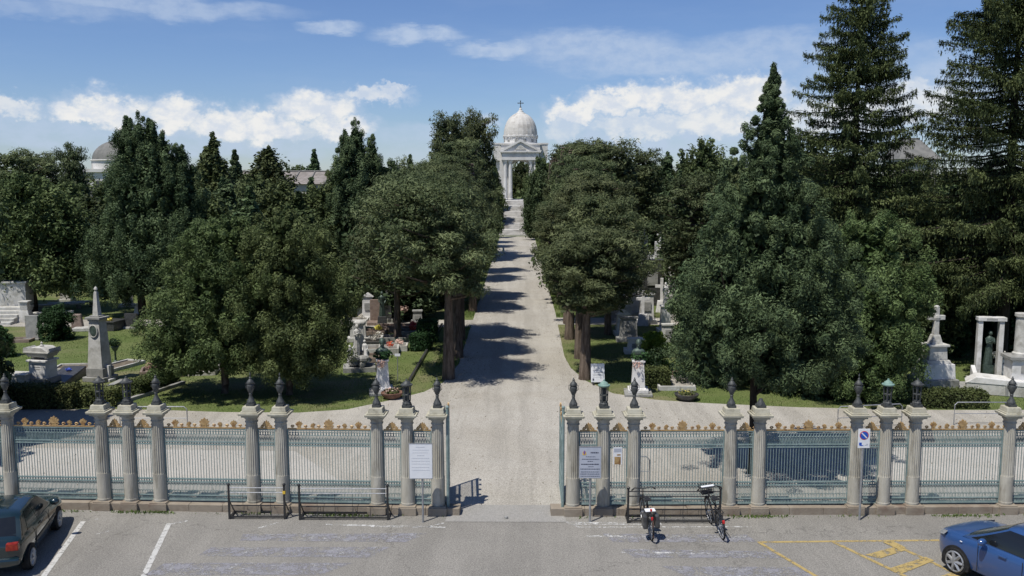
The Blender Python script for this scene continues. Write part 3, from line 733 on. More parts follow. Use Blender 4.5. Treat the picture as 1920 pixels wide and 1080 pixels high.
def put_panel(side, a, b, rz, gatecount):
    global pw, pn
    mid = (a + b) / 2; gap = (a - b).length - .32; wide = gap > 1.5
    key = (side, wide); cnt[key] = cnt.get(key, 0) + 1
    lab = (f'{"wide" if wide else "narrow"} teal iron railing bay with gilded crest, {ORD[cnt[key]-1]} {"wide" if wide else "narrow"} one {side} of the gateway')
    base = 2.2 if wide else .50
    if wide:
        if pw is None: pw = panel(lab, base, True, mid, rz); t = pw
        else: t = copy_tree(pw)
    else:
        if pn is None: pn = panel(lab, base, False, mid, rz); t = pn
        else: t = copy_tree(pn)
    t.location = (mid.x, mid.y, 0); t.rotation_euler = (0, 0, rz); t.scale = (gap / base, 1, 1); t['label'] = lab
for i in range(len(LP) - 1): put_panel('left', LP[i], LP[i + 1], WING_L, i)
for i in range(len(RP) - 1): put_panel('right', RP[i], RP[i + 1], WING_R, i)
for side, P, wr in (('left', LP, WING_L), ('right', RP, WING_R)):
    a, b = P[0], P[-1]; mid = (a + b) / 2; L = (a - b).length + 1.2
    m = MB(); n = int(L / .9); rn = random.Random(len(side))
    for k in range(n):
        x0 = -L / 2 + k * L / n; m.box(x0 + L / n / 2, 0, -.05, .205 + rn.uniform(-.006, .006), L / n - .008, .40 + rn.uniform(-.012, .012))
    o = m.build('plinth_wall', M_PLINTH, None, bevel=.01); o.location = (mid.x, mid.y, 0); o.rotation_euler = (0, 0, wr)
    tag(o, f'low brownish stone plinth under the railing {side} of the gateway', 'plinth wall')

def gate_leaf(label, loc, ang, side):
    t = thing('gate_leaf', label, 'gate', loc, ang, 'iron gate leaves')
    L = 2.05; m = MB()
    m.tube([(0, 0, .03), (0, 0, 2.92)], .04, 8); m.ball((0, 0, 2.95), .05, 8, 6); m.box(L, 0, .08, 2.45, .05, .05)
    for z in (.12, .45, .86, 1.86, 2.25): m.box(L / 2, 0, z - .02, z + .02, L, .04)
    f = m.build('frame', M_TEAL, t)
    m = MB()
    for k in range(1, 24): m.box(k * L / 24, 0, .14, 2.25 + .2 * math.sin(k / 24 * 1.57), .017, .017)
    for k in range(24): m.tube([((k + .5) * L / 24 + .035 * math.cos(a), 0, .66 + .16 * math.sin(a)) for a in np.linspace(0, 5.4, 8)], .012, 4, True)
    m.build('bar_grille', M_TEAL, t)
    MB().box(L / 2, 0, .14, .44, L - .1, .012).build('kick_plate', M_TEAL, t)
    m = MB()
    for k in range(5): palmette(m, (k + .5) * L / 5, 2.34 + .16 * math.sin((k + .5) / 5 * 1.57), .12)
    m.box(L / 2, 0, 2.30, 2.35, L, .03).build('crest', M_GOLD, t)
    return t
gate_leaf('left teal iron gate leaf swung open beside the gateway', (LP[0].x + .27, Y0 - .05, 0), R(93.5), 'left')
gate_leaf('right teal iron gate leaf swung open beside the gateway', (RP[0].x - .27, Y0 - .05, 0), R(89.5), 'right')

# ================================================================== SIGNS, RACKS, BICYCLES, CARS
def text_rows(mb, rows, y):
    """rows: (z, x0, x1, h, seed): a line of printed words as separate small bars"""
    for (z, x0, x1, h, sd) in rows:
        rn = random.Random(sd); x = x0
        while x < x1 - .01:
            w = min(rn.uniform(.02, .055), x1 - x); mb.box(x + w / 2, y, z, z + h, w, .002); x += w + .010
def board_sign(name, label, base_px, box, Yoff, m, rows, ink, pole=M_GALV, extra=None):
    b = G(*base_px); Y = b.y; x0, y0, x1, y1 = box
    p0 = D(x0, y1, Y); p1 = D(x1, y0, Y); cx = (p0.x + p1.x) / 2; w = p1.x - p0.x; zb, zt = p0.z, p1.z
    t = thing(name, label, 'sign', (b.x, Y, 0))
    MB().tube([(0, .03, -.1), (0, .03, zt - .03)], .028, 8).build('pole', pole, t, smooth=True)
    o = MB().box(cx - b.x, 0, zb, zt, w, .018).build('board', m, t, bevel=.003)
    f = MB()
    for z in (zb - .004, zt + .004): f.box(cx - b.x, .002, z - .010, z + .010, w + .03, .03)
    for s in (-1, 1): f.box(cx - b.x + s * (w / 2 + .007), .002, zb - .004, zt + .004, .014, .028)
    f.build('frame', M_GALV, t)
    mb = MB(); text_rows(mb, [(zb + r[0] * (zt - zb), cx - b.x - w / 2 + r[1] * w, cx - b.x - w / 2 + r[2] * w, r[3], i * 7 + 3) for i, r in enumerate(rows)], -.0115)
    if mb.v: mb.build('lettering', ink, o)
    if extra: extra(o, cx - b.x, w, zb, zt)
    return t
board_sign('white_board', 'blank looking white notice board on a pole left of the gateway', (793, 980), (768, 832, 810, 897), 0, M_WHITE,
           [(.9, .3, .7, .012, 0), (.82, .15, .85, .008, 0), (.74, .15, .85, .008, 0), (.66, .35, .65, .012, 0), (.58, .1, .9, .008, 0), (.5, .1, .9, .008, 0), (.42, .1, .9, .008, 0), (.32, .1, .9, .008, 0), (.24, .1, .9, .008, 0)], M_INKPALE, M_GALV)
def emblem(o, cx, w, zb, zt):
    h = zt - zb; x = cx - .27 * w; z = zb + .80 * h
    MB().prism([(x - .045, z - .05), (x + .045, z - .05), (x + .05, z + .01), (x + .03, z + .05), (x - .03, z + .05), (x - .05, z + .01)], -.0125, -.0095, 'y').build('crest_field', M_YEL, o)
    MB().prism([(x - .02, z - .03), (x + .02, z - .03), (x + .028, z + .04), (x, z + .075), (x - .028, z + .04)], -.015, -.0126, 'y').build('crest_shield', M_PURP, o)
board_sign('notice_board', 'pale blue notice board with crest and printed lines right of the gateway', (1106, 980), (1086, 838, 1127, 896), 0, M_NOTICE,
           [(.80, .52, .88, .03, 0), (.68, .30, .75, .012, 0), (.60, .12, .92, .014, 0), (.53, .38, .66, .014, 0), (.43, .08, .92, .026, 0), (.36, .42, .66, .012, 0), (.28, .05, .95, .018, 0), (.19, .07, .93, .014, 0), (.12, .05, .95, .016, 0), (.05, .06, .95, .014, 0)], M_INK, M_GALV, emblem)
# poster tied to the railing
p = on_fence(1159); t = thing('paper_notice', 'small paper poster tied to the narrow railing bay right of the gateway', 'poster', (p.x, p.y - .035, 0), WING_R)
zt_, zb_ = D(1159, 838, p.y).z, D(1159, 870, p.y).z
MB().box(0, 0, zb_, zt_, .24, .006).build('sheet', M_WHITE, t)
MB().box(0, -.004, zb_ + .26 * (zt_ - zb_) - .12, zb_ + .45 * (zt_ - zb_), .17, .003).box(.03, -.004, zb_ + .52 * (zt_ - zb_), zb_ + .6 * (zt_ - zb_), .1, .003).build('picture', M_GOLD, t)
MB().box(0, -.004, zb_ + .72 * (zt_ - zb_), zt_ - .03, .2, .003).build('heading', M_NOTICE, t)

# no-parking sign
b = G(1612, 976); Y = b.y; p0 = D(1608, 840, Y); p1 = D(1632, 804, Y)
t = thing('parking_sign', 'white sign with blue no parking disc on a grey pole before the railing', 'sign', (b.x, Y, 0))
MB().tube([(0, .03, -.1), (0, .03, p1.z)], .03, 8).build('pole', M_GALV, t, smooth=True)
cx = (p0.x + p1.x) / 2 - b.x; w = p1.x - p0.x; zc = p0.z + .66 * (p1.z - p0.z)
o = MB().box(cx, 0, p0.z, p1.z, w, .014).build('panel', M_WHITE, t, bevel=.004)
def disc(r, y0, y1, x, z, n=24): return MB().prism([(x + r * math.cos(2 * math.pi * k / n), z + r * math.sin(2 * math.pi * k / n)) for k in range(n)], y0, y1, 'y')
disc(.118, -.010, -.007, cx, zc).build('red_ring', M_REDP, o); d_ = disc(.10, -.013, -.0101, cx, zc).build('blue_disc', M_BLUE, o)
c_, s_ = math.cos(R(-45)), math.sin(R(-45))
MB().prism([(cx + u * c_ - v * s_, zc + u * s_ + v * c_) for u, v in ((-.1, -.014), (.1, -.014), (.1, .014), (-.1, .014))], -.016, -.0131, 'y').build('slash', M_WHITE, o)
MB().box(cx - .09, -.0085, p0.z + .08, p0.z + .15, .07, .003).box(cx - .06, -.0085, p0.z + .06, p0.z + .079, .10, .003).build('tow_symbol', M_BLUE, o)
MB().box(cx + .06, -.0085, p0.z + .075, p0.z + .09, .08, .003).box(cx + .085, -.0085, p0.z + .09, p0.z + .12, .03, .003).build('arrow_symbol', M_NOTICE, o)
MB().box(cx, .03, p0.z + .1, p0.z + .13, .10, .05).box(cx, .03, p1.z - .12, p1.z - .09, .10, .05).build('bracket', M_GALV, t)

def rack(label, x0, x1, Y, mark=None):
    t = thing('bicycle_rack', label, 'bicycle rack', ((x0 + x1) / 2, Y, .004), 0, 'bicycle racks before the railing'); w = x1 - x0
    for s in (-1, 1):
        m = MB(); m.box(s * w / 2, 0, 0, .92, .05, .05); m.ball((s * w / 2, 0, .95), .045, 8, 6)
        m.box(s * w / 2, .24, .02, .06, .05, .44); m.tube([(s * w / 2, .02, .5), (s * w / 2, .42, .06)], .018, 6); m.build('post', M_BLACK, t)
    m = MB()
    for z in (.86, .73): m.tube([(-w / 2, 0, z), (w / 2, 0, z)], .014, 6)
    m.build('top_rails', M_GALV if mark != 'dark' else M_BLACK, t)
    m = MB(); m.box(0, 0, .04, .08, w, .04); m.box(0, .42, .03, .07, w, .04); m.tube([(-w / 2, .2, .30), (w / 2, .2, .30)], .016, 6)
    m.build('bottom_rails', M_BLACK, t)
    n = max(4, int(w / .45)); m = MB()
    for k in range(1, n):
        x = -w / 2 + k * w / n
        m.tube([(x, 0, .08), (x, 0, .73)], .005, 5)
        m.tube([(x, .02, .08), (x, .12, .28), (x, .2, .3), (x, .34, .25), (x, .42, .07)], .0055, 5)
    m.build('wheel_slots', M_BLACK, t)
    if mark == 'orange': MB().box(w / 2, -.002, .70, .78, .07, .07).build('orange_marker', M_YEL, t)
gx = lambda px: G(px, 974).x
YB = G(700, 974).y
rack('short bicycle rack with orange marker on its right post', gx(430), gx(534), YB, 'orange')
rack('long empty bicycle rack left of the white notice board', gx(563), gx(728), YB - .05)
rack('dark bicycle rack right of the gateway holding two bicycles', gx(1175), gx(1345), G(1200, 981).y, 'dark')

def bicycle(name, label, loc, rz, lean, kind):
    t = thing(name, label, 'bicycle', loc, rz); t.rotation_euler = (0, lean, rz)
    r = .335; wb = 1.06
    def wheel(y, steer=0.0):
        m = MB(); m.tube([(0, y + r * math.cos(a), r + r * math.sin(a)) for a in np.linspace(0, 2 * math.pi, 25)[:-1]], .021, 6, True)
        ty = m.build('wheel', M_RUBBER, t, smooth=True)
        m = MB(); m.tube([(0, y + (r - .03) * math.cos(a), r + (r - .03) * math.sin(a)) for a in np.linspace(0, 2 * math.pi, 25)[:-1]], .012, 5, True)
        m.tube([(-.04, y, r), (.04, y, r)], .025, 8); m.build('rim', M_GALV, ty, smooth=True)
        m = MB()
        for k in range(14):
            a = 2 * math.pi * k / 14; m.tube([(.02 * (-1) ** k, y, r), (0, y + (r - .03) * math.cos(a), r + (r - .03) * math.sin(a))], .0025, 3)
        m.build('spokes', M_GALV, ty)
    wheel(0); wheel(wb)
    bb, st, hd, hb = (0, .44, .29), (0, .32, .80), (0, .93, .86), (0, .95, .62)
    m = MB()
    for a, b_, q in ((bb, st, .018), (bb, hb, .022), ((0, .34, .74), hd, .016 if kind != 'step' else .02), (hd, hb, .02), (st, (0, .30, .92), .014)): m.tube([a, b_], q, 7)
    for s in (-.06, .06):
        m.tube([bb, (s, 0, r)], .011, 5); m.tube([(s * .3, .33, .76), (s, 0, r)], .009, 5); m.tube([(s * .5, .96, .62), (s, wb, r)], .013, 5)
    m.tube([hd, (0, .90, 1.0)], .016, 6)
    m.build('frame', M_BLACK, t, smooth=True)
    m = MB(); m.tube([(-.31, .80, 1.02), (-.22, .88, 1.05), (0, .91, 1.0), (.22, .88, 1.05), (.31, .80, 1.02)], .013, 6); h = m.build('handlebar', M_BLACK, t, smooth=True)
    MB().tube([(-.31, .80, 1.02), (-.25, .855, 1.035)], .019, 6).build('grip', M_RUBBER, h); MB().tube([(.31, .80, 1.02), (.25, .855, 1.035)], .019, 6).build('grip', M_RUBBER, h)
    MB().prism([(-.02, .50), (-.09, .27), (-.08, .20), (.08, .20), (.09, .27), (.02, .50)], .92, .97).build('saddle', M_BLACK, t, bevel=.015)
    m = MB(); m.tube([(.05, .44, .29), (.05, .44 + .16, .25)], .011, 5); m.tube([(-.05, .44, .29), (-.05, .28, .33)], .011, 5); m.box(.10, .60, .24, .265, .09, .07); m.box(-.10, .28, .32, .345, .09, .07)
    m.tube([(.045, .44 + .09 * math.cos(a), .29 + .09 * math.sin(a)) for a in np.linspace(0, 6, 14)], .008, 4, True); m.build('crankset', M_BLACK, t)
    m = MB()
    for (y, a0, a1) in ((0, .5, 3.3), (wb, .3, 2.4)): m.tube([(0, y + (r + .035) * math.cos(a), r + (r + .035) * math.sin(a)) for a in np.linspace(a0, a1, 10)], .024, 5)
    m.build('mudguards', M_BLACK, t, smooth=True)
    m = MB()
    for s in (-.06, .06): m.tube([(s, .26, .74), (s, -.22, .74)], .009, 5); m.tube([(s, -.1, .74), (s, 0, r)], .008, 5)
    for y in (.2, .0, -.2): m.tube([(-.06, y, .74), (.06, y, .74)], .008, 5)
    m.build('luggage_rack', M_BLACK, t)
    if kind == 'pannier':
        for s in (-1, 1): MB().box(s * .15, -.03, .34, .68, .13, .30, top=(.11, .27)).build('pannier', M_DKSTONE, t, bevel=.035)
        MB().box(0, .0, .752, .785, .26, .20).build('white_pack', M_WHITE, t, bevel=.02)
        MB().box(0, -.26, .60, .68, .05, .03).box(0, -.15, .79, .85, .05, .04).build('rear_light', M_REDP, t, bevel=.008)
        MB().tube([(0, -.352 , .2), (0, -.36, .62)], .012, 5).build('reflector_strip', M_TERRA, t)
    else:
        m = MB(); m.box(0, 1.12, .80, .83, .30, .22)
        for z in (.83, .92, 1.01): m.tube([(-.16, 1.0, z), (.16, 1.0, z), (.17, 1.26, z), (-.17, 1.26, z)], .008, 4, True)
        for k in range(8): x = -.16 + k * .32 / 7; m.tube([(x, 1.0, .81), (x, 1.0, 1.01)], .006, 4); m.tube([(x, 1.25, .81), (x, 1.26, 1.01)], .006, 4)
        m.build('basket', M_BLACK, t)
        MB().box(0, .96, 1.03, 1.055, .34, .09).build('white_strap', M_WHITE, t, bevel=.01)
        MB().box(0, -.33, .52, .60, .06, .05).build('rear_light', M_REDP, t, bevel=.01)
        MB().tube([(.05, .30, .30), (.13, .28, .02)], .01, 5).build('kickstand', M_BLACK, t)
    return t
b1 = G(1224, 1021); bicycle('bicycle', 'black bicycle with grey panniers and a white pack at the dark rack', (b1.x, b1.y + .30, .006), R(3), R(-3), 'pannier')
b2 = G(1358, 1018); bicycle('bicycle', 'black bicycle with front basket leaning at the right end of rack', (b2.x, b2.y + .27, .006), R(4), R(-7), 'basket')

# ------------------------------------------------------------------ cars
def car(name, label, loc, rz, paint, L=3.75, W=1.66, H=1.42, belt=.93, wr=.29, wf=.72, wheelbase=2.45, kind='old', cowl=.98, roof0=1.72, roof1=.62, rearb=.10):
    """front at x=0, tail at x=L, left side at -y"""
    t = thing(name, label, 'car', loc, rz)
    hw = W / 2
    st = [(.0, .30, .52, .74), (.05, .22, .62, .84), (.22, .18, .71, .94), (.55, .17, .80, .985), (cowl, .17, belt - .035, 1.0), (cowl + .5, .17, belt, 1.0), (L * .5, .17, belt + .01, 1.0), (L - .75, .17, belt + .03, .995),
          (L - .28, .19, belt + .05, .96), (L - .07, .24, belt + .02, .90), (L, .34, belt - .16, .84)]
    if kind == 'new': st[0] = (.0, .32, .66, .42); st[1] = (.05, .24, .76, .62); st[2] = (.20, .19, .85, .84); st[3] = (.45, .17, .92, .96)
    if kind == 'old': st[0] = (.0, .28, .60, .86); st[1] = (.06, .2, .68, .93); st[2] = (.25, .18, .75, .97)
    mb = MB(); rings = []
    for (x, zb, zt, k) in st:
        w = hw * k; half = [(0, zb), (w * .80, zb), (w * .94, zb + .06), (w * .985, zb + (zt - zb) * .32), (w, zb + (zt - zb) * .55), (w * .985, zb + (zt - zb) * .80), (w * .93, zt - .035), (w * .80, zt + .01), (w * .4, zt + .03), (0, zt + .035)]
        rings.append([(x, y, z) for y, z in half] + [(x, -y, z) for y, z in half[-2:0:-1]])
    n = len(rings[0]); vs = [p for r_ in rings for p in r_]
    fs = [(i * n + k, i * n + (k + 1) % n, (i + 1) * n + (k + 1) % n, (i + 1) * n + k) for i in range(len(rings) - 1) for k in range(n)]
    fs += [tuple(range(n - 1, -1, -1)), tuple((len(rings) - 1) * n + k for k in range(n))]
    mb.add(vs, fs); mb.build('body', paint, t, smooth=True, sub=1)
    zb = belt - .05
    x0 = lambda h: cowl - .05 + (roof0 - cowl) * (h ** .88); x1 = lambda h: L - rearb - (roof1 - rearb) * h ** 1.25
    hwf = lambda h: hw * (.90 - .20 * h ** 1.4); zz = lambda h: zb + (H - .05 - zb) * h
    bowf = .13; bowr = .09
    def ring(h, shrink=0.0, dz=0.0):
        pts = []; w = hwf(h) - shrink
        a, b_ = x0(h) + shrink, x1(h) - shrink
        for k in range(7):
            q = -1 + 2 * k / 6; pts.append((a + bowf * q * q, q * w, zz(h) + dz))
        for k in range(1, 7):
            s = k / 7; pts.append((a + bowf + (b_ - bowr - a - bowf) * s, w, zz(h) + dz))
        for k in range(7):
            q = 1 - 2 * k / 6; pts.append((b_ - bowr * q * q, q * w, zz(h) + dz))
        for k in range(1, 7):
            s = 1 - k / 7; pts.append((a + bowf + (b_ - bowr - a - bowf) * s, -w, zz(h) + dz))
        return pts
    rg_ = [ring(h) for h in (0, .25, .5, .75, .93)] + [ring(1, .03, .0), ring(1, .10, .022), ring(1, .28, .042), ring(1, .5, .05)]
    n = len(rg_[0]); mb = MB(); vs = [p for r_ in rg_ for p in r_]
    fs = [(i * n + k, i * n + (k + 1) % n, (i + 1) * n + (k + 1) % n, (i + 1) * n + k) for i in range(len(rg_) - 1) for k in range(n)]
    fs += [tuple((len(rg_) - 1) * n + k for k in range(n))]
    mb.add(vs, fs); mb.build('cabin', paint, t, smooth=True)
    gl = mat('car glass', (.012, .014, .016), rough=.06, spec=.6)
    def side(s, a, b_, h0, h1, sgn):
        def f(u, v):
            h = h0 + (h1 - h0) * v; A, B_ = x0(h) + bowf, x1(h) - bowr
            return (A + (B_ - A) * (a + (b_ - a) * u), sgn * (hwf(h) + .006), zz(h))
        return MB().grid(f, 6, 5)
    for sgn in (-1, 1):
        segs = ((.03, .47, .06, .90), (.50, .80, .06, .90), (.83, .97, .12, .84)) if kind == 'old' else ((.03, .46, .10, .92), (.475, .84, .10, .92), (.86, .985, .25, .85))
        for (a, b_, h0, h1) in segs: side(0, a, b_, h0, h1, sgn).build('side_window', gl, t, smooth=True)
    MB().grid(lambda u, v: (x0(.05 + .85 * v) + bowf * (2 * u - 1) ** 2 * .94 - .009, (2 * u - 1) * hwf(.05 + .85 * v) * .92, zz(.05 + .85 * v) + .004), 8, 4).build('windscreen', gl, t, smooth=True)
    MB().grid(lambda u, v: (x1(.10 + .78 * v) - bowr * (2 * u - 1) ** 2 * .9 + .009, (2 * u - 1) * hwf(.10 + .78 * v) * .86, zz(.10 + .78 * v) + .004), 8, 4).build('rear_window', gl, t, smooth=True)
    for wx in (wf, wf + wheelbase):
        for s in (-1, 1):
            y = s * (hw - .085)
            m = MB(); m.prism([(wx + (wr + .055) * math.cos(a), max(.17, wr + (wr + .055) * math.sin(a))) for a in np.linspace(0, 2 * math.pi, 29)[:-1]], s * hw - (.02 if s > 0 else -.02) * 4, s * (hw + .004), 'y'); m.build('wheel_arch', M_RUBBER, t)
            pr = [(wr - .09, -.09), (wr - .02, -.095), (wr, -.075), (wr, .075), (wr - .02, .095), (wr - .09, .09)]
            m = MB(); m.lathe(pr, 28); m.v = [(wx + a, y + s * .01 + c, wr + b_) for a, b_, c in m.v]; w_ = m.build('wheel', M_RUBBER, t, smooth=True)
            m = MB(); yo = y + s * .105
            for k in range(7):
                a = 2 * math.pi * k / 7; d1 = .05
                m.tube([(wx, yo, wr), (wx + (wr - .09) * math.cos(a), yo, wr + (wr - .09) * math.sin(a))], [.05, .035], 5)
            m.tube([(wx + (wr - .085) * math.cos(a), yo, wr + (wr - .085) * math.sin(a)) for a in np.linspace(0, 2 * math.pi, 25)[:-1]], .022, 6, True); m.ball((wx, yo, wr), (.05, .02, .05), 8, 5)
            m.build('rim', M_GALV, w_, smooth=True)
    for s in (-1, 1):
        mr = MB().ball((cowl + (.42 if kind == 'old' else .72), s * (hw + .10), belt + .07), (.085, .12, .085), 10, 8).build('mirror', paint, t, smooth=True)
        for dx in ((cowl + 1.15, cowl + 2.0) if kind != 'old' else (cowl + 1.25,)): MB().box(dx, s * (hw + .004), belt - .13, belt - .095, .19, .035).build('door_handle', paint if kind != 'old' else M_BLACK, t, bevel=.01)
        zt = st[2][2]
        if kind == 'old':
            MB().box(.06, s * hw * .62, .52, .66, .08, .34, top=(.06, .30)).build('headlight', M_WHITE, t, bevel=.02)
            tl_ = mat('tail light red', (.20, .010, .008), (.32, .035, .015), 9, .2, .5)
            MB().box(L - .045, s * hw * .72, .68, .86, .16, .27, top=(.13, .25)).build('tail_light', tl_, t, bevel=.025)
        else:
            m = MB(); m.grid(lambda u, v: (.06 + .36 * u + .06 * v, s * hw * (.64 + .31 * u ** .8 - .06 * v + .02), .70 + .11 * u + .10 * v + .01), 4, 3); m.build('headlight', mat('lamp glass', (.22, .23, .24), (.36, .37, .38), 30, .1, .6), t)
            MB().box(L - .06, s * hw * .80, .75, .98, .16, .16).build('tail_light', M_REDP, t, bevel=.03)
            MB().box(cowl + .12, s * (hw + .002), belt - .165, belt - .14, .06, .014).build('side_repeater', M_YEL if False else M_WHITE, t, bevel=.008)
    # seams of doors and sill strips
    for s in (-1, 1):
        for dx in ((cowl + .55, cowl + 1.62) if kind != 'old' else (cowl + .60, cowl + 1.72)): MB().box(dx, s * hw * .997, .30, belt - .06, .010, .012).build('door_seam', M_BLACK, t)
        if kind == 'old': MB().box(L * .5, s * (hw + .002), .50, .555, wheelbase - .75, .02).build('side_strip', M_BLACK, t)
    MB().box(.10, 0, .24, .36, .20, W * .50).build('front_grille', M_BLACK, t, bevel=.03)
    MB().box(L - .02, 0, .34, .52, .16, W * .90).build('rear_bumper', paint, t, bevel=.06)
    MB().box(L + .062, 0, .62, .73, .01, .50).build('number_plate', M_WHITE, t) if kind == 'old' else None
    return t
P_GREEN = mat('dark green paint', (.007, .021, .025), rough=.20, spec=.5, coat=1.0)
P_BLUE = mat('blue paint', (.028, .078, .22), rough=.28, spec=.5, coat=1.0)
# dark car: right rear wheel stands at (-11.4, 20.2), heading slightly left
hd = math.atan2(.97, -.235)             # direction of travel
rr = G(57, 1066); fwd = Vector((math.cos(hd), math.sin(hd), 0)); lft = Vector((-fwd.y, fwd.x, 0))
wf, wbs = .72, 2.45
nose = rr + fwd * (wf + wbs) + lft * (.83 - .05)
car('parked_car', 'dark green hatchback parked in the white lined bay at the left', (nose.x, nose.y, .004), hd + math.pi, P_GREEN, H=1.37, belt=.90, wr=.275)
hd = math.atan2(.90, -.42); fw = G(1793, 1076); fwd = Vector((math.cos(hd), math.sin(hd), 0)); lft = Vector((-fwd.y, fwd.x, 0))
nose = fw + fwd * .78 - lft * (.86 - .05)
car('parked_car', 'blue hatchback parked over the yellow hatched bay at the right', (nose.x, nose.y, .004), hd + math.pi, P_BLUE, L=4.2, W=1.74, H=1.50, belt=.98, wr=.31, wf=.78, wheelbase=2.58, kind='new', cowl=.78, roof0=1.85, roof1=.55, rearb=.12)

# ================================================================== TOMBS, STATUES, PLANTERS, HEDGES
def gp(px, py): p = G(px, py); return (p.x, p.y, 0)
def mpx(px, py): return (G(px, py) - camo.location).length / math.sqrt(1 + ((px - 960) ** 2 + (py - 540) ** 2) / FPX ** 2) / FPX
def robed(mb, x, y, z, h, turn=0.0, lean=0.0, arms='down'):
    """draped standing figure carved in one piece"""
    w = h / 1.75; c, s = math.cos(turn), math.sin(turn); o = len(mb.v)
    mb.lathe([(.23, 0), (.24, .1), (.20, .5), (.17, .85), (.15, 1.0), (.17, 1.15), (.20, 1.30), (.19, 1.40), (.10, 1.47), (.06, 1.50), (.06, 1.53)], 14, sy=.72, flute=1, famt=.12)
    mb.ball((0, -.02, 1.63), (.085, .10, .12), 10, 7); mb.ball((0, .03, 1.66), (.10, .10, .11), 10, 6); mb.box(0, -.12, 1.60, 1.64, .025, .03)
    for k in (-1, 1):
        if arms == 'down': P = [(k * .19, 0, 1.38), (k * .24, -.02, 1.12), (k * .16, -.16, .95)]
        elif arms == 'pray': P = [(k * .18, 0, 1.38), (k * .20, -.10, 1.14), (k * .02, -.24, 1.26)]
        else: P = [(k * .18, 0, 1.38), (k * .30, -.05, 1.36 + .1 * k), (k * .42, -.12, 1.45 + .2 * k)]
        mb.tube(P, [.062, .052, .035], 7); mb.ball(P[-1], .045, 6, 4)
    for i in range(o, len(mb.v)):
        a, b, d = mb.v[i]; a += lean * d; mb.v[i] = (x + (a * c - b * s) * w, y + (a * s + b * c) * w, z + d * w)
def bust(mb, z, s=1.0):
    o = len(mb.v)
    mb.lathe([(.09, 0), (.11, .03), (.06, .08), (.06, .12)], 12); mb.lathe([(.10, .12), (.22, .20), (.25, .30), (.20, .38), (.08, .43), (.07, .50)], 14, sy=.62)
    mb.ball((0, -.01, .62), (.095, .115, .14), 12, 8); mb.ball((0, .03, .66), (.105, .11, .12), 10, 6); mb.box(0, -.13, .59, .64, .03, .035); mb.ball((0, -.09, .53), (.05, .045, .05), 8, 5)
    for k in (-1, 1): mb.ball((k * .10, .01, .62), (.02, .03, .04), 6, 4)
    for i in range(o, len(mb.v)): a, b, d = mb.v[i]; mb.v[i] = (a * s, b * s, z + d * s)

def stele(label, px, py, w, h, mm, rz=0, top='flat', name='tall_stele'):
    t = thing(name, label, 'headstone', gp(px, py), rz); m = MB().box(0, 0, 0, .25, w * 1.35, .7).box(0, 0, .25, h, w, .35, top=(w * .86, .3))
    if top == 'gable': m.prism([(-w * .55, h), (w * .55, h), (0, h + w * .4)], -.22, .22, 'y')
    elif top == 'cross': m.box(0, 0, h, h + .9, .14, .14); m.box(0, 0, h + .52, h + .66, .55, .12)
    else: m.box(0, 0, h, h + .1, w * 1.05, .42)
    m.build('stone', mm, t, bevel=.015); MB().box(0, -.2, h * .45, h * .75, w * .5, .06).build('tablet', M_GREY, t); return t
# --- left lawn, nearest row
t = thing('sarcophagus_tomb', 'white pedestal tomb carrying a small roofed sarcophagus on the left lawn', 'tomb', gp(83, 724), R(-12))
MB().box(0, 0, 0, .42, 1.05, .9).build('base', M_GREY, t, bevel=.02); MB().box(0, 0, .42, 1.14, .84, .72).box(0, 0, 1.14, 1.22, .98, .86).build('pedestal', M_MARBLE, t, bevel=.012)
m = MB(); m.box(0, 0, 1.34, 1.52, .95, .6, top=(1.18, .74)); m.box(0, 0, 1.52, 1.58, 1.26, .82)
for sx in (-.34, .34): m.box(sx, 0, 1.22, 1.34, .14, .4)
m.build('sarcophagus', M_OLDMARB, t, bevel=.01)
m = MB(); m.prism([(-.6, 1.58), (.6, 1.58), (.25, 1.76), (-.25, 1.76)], -.38, .38, 'y'); m.lathe([(.07, 0), (.09, .05), (.03, .1), (.05, .16), (.01, .22)], 8, 0, 0, 1.76)
for sx in (-1, 1): m.prism([(sx * .52, 1.58), (sx * .66, 1.60), (sx * .64, 1.74)], -.36, .36, 'y')
m.build('lid', M_OLDMARB, t)
m = MB()
for k in range(3): m.box(-.02, -.363, 1.0 - k * .1, 1.03 - k * .1, .42 - .06 * k, .004)
m.build('inscription', M_GREY, t)
t = thing('block_tomb', 'low weathered white block tomb left of the sarcophagus tomb', 'tomb', gp(39, 727), R(-8))
MB().box(0, 0, 0, .12, 1.05, .8).box(0, 0, .12, .58, .88, .62).box(0, 0, .58, .66, .95, .7).build('block', M_OLDMARB, t, bevel=.02)
MB().box(-.1, -.314, .3, .45, .45, .01).build('plaque', M_GREY, t)
a_, b_ = G(96, 727), G(140, 705)
t = thing('ledger_slab', 'dark tilted ledger slab with blue flowers on the left lawn', 'tomb', tuple((a_ + b_) / 2), math.atan2(b_.y - a_.y, b_.x - a_.x))
MB().add([(-1.3, -.55, 0), (1.3, -.55, 0), (1.3, .55, 0), (-1.3, .55, 0), (-1.3, -.5, .16), (1.3, -.5, .45), (1.3, .5, .45), (-1.3, .5, .16)], [(3, 2, 1, 0), (4, 5, 6, 7), (0, 1, 5, 4), (1, 2, 6, 5), (2, 3, 7, 6), (3, 0, 4, 7)]).build('slab', M_DKSTONE, t, bevel=.02)
flower_part('flowers', (.55, 0, .46), .14, .06, 50, 5, L_BLUEF, t)
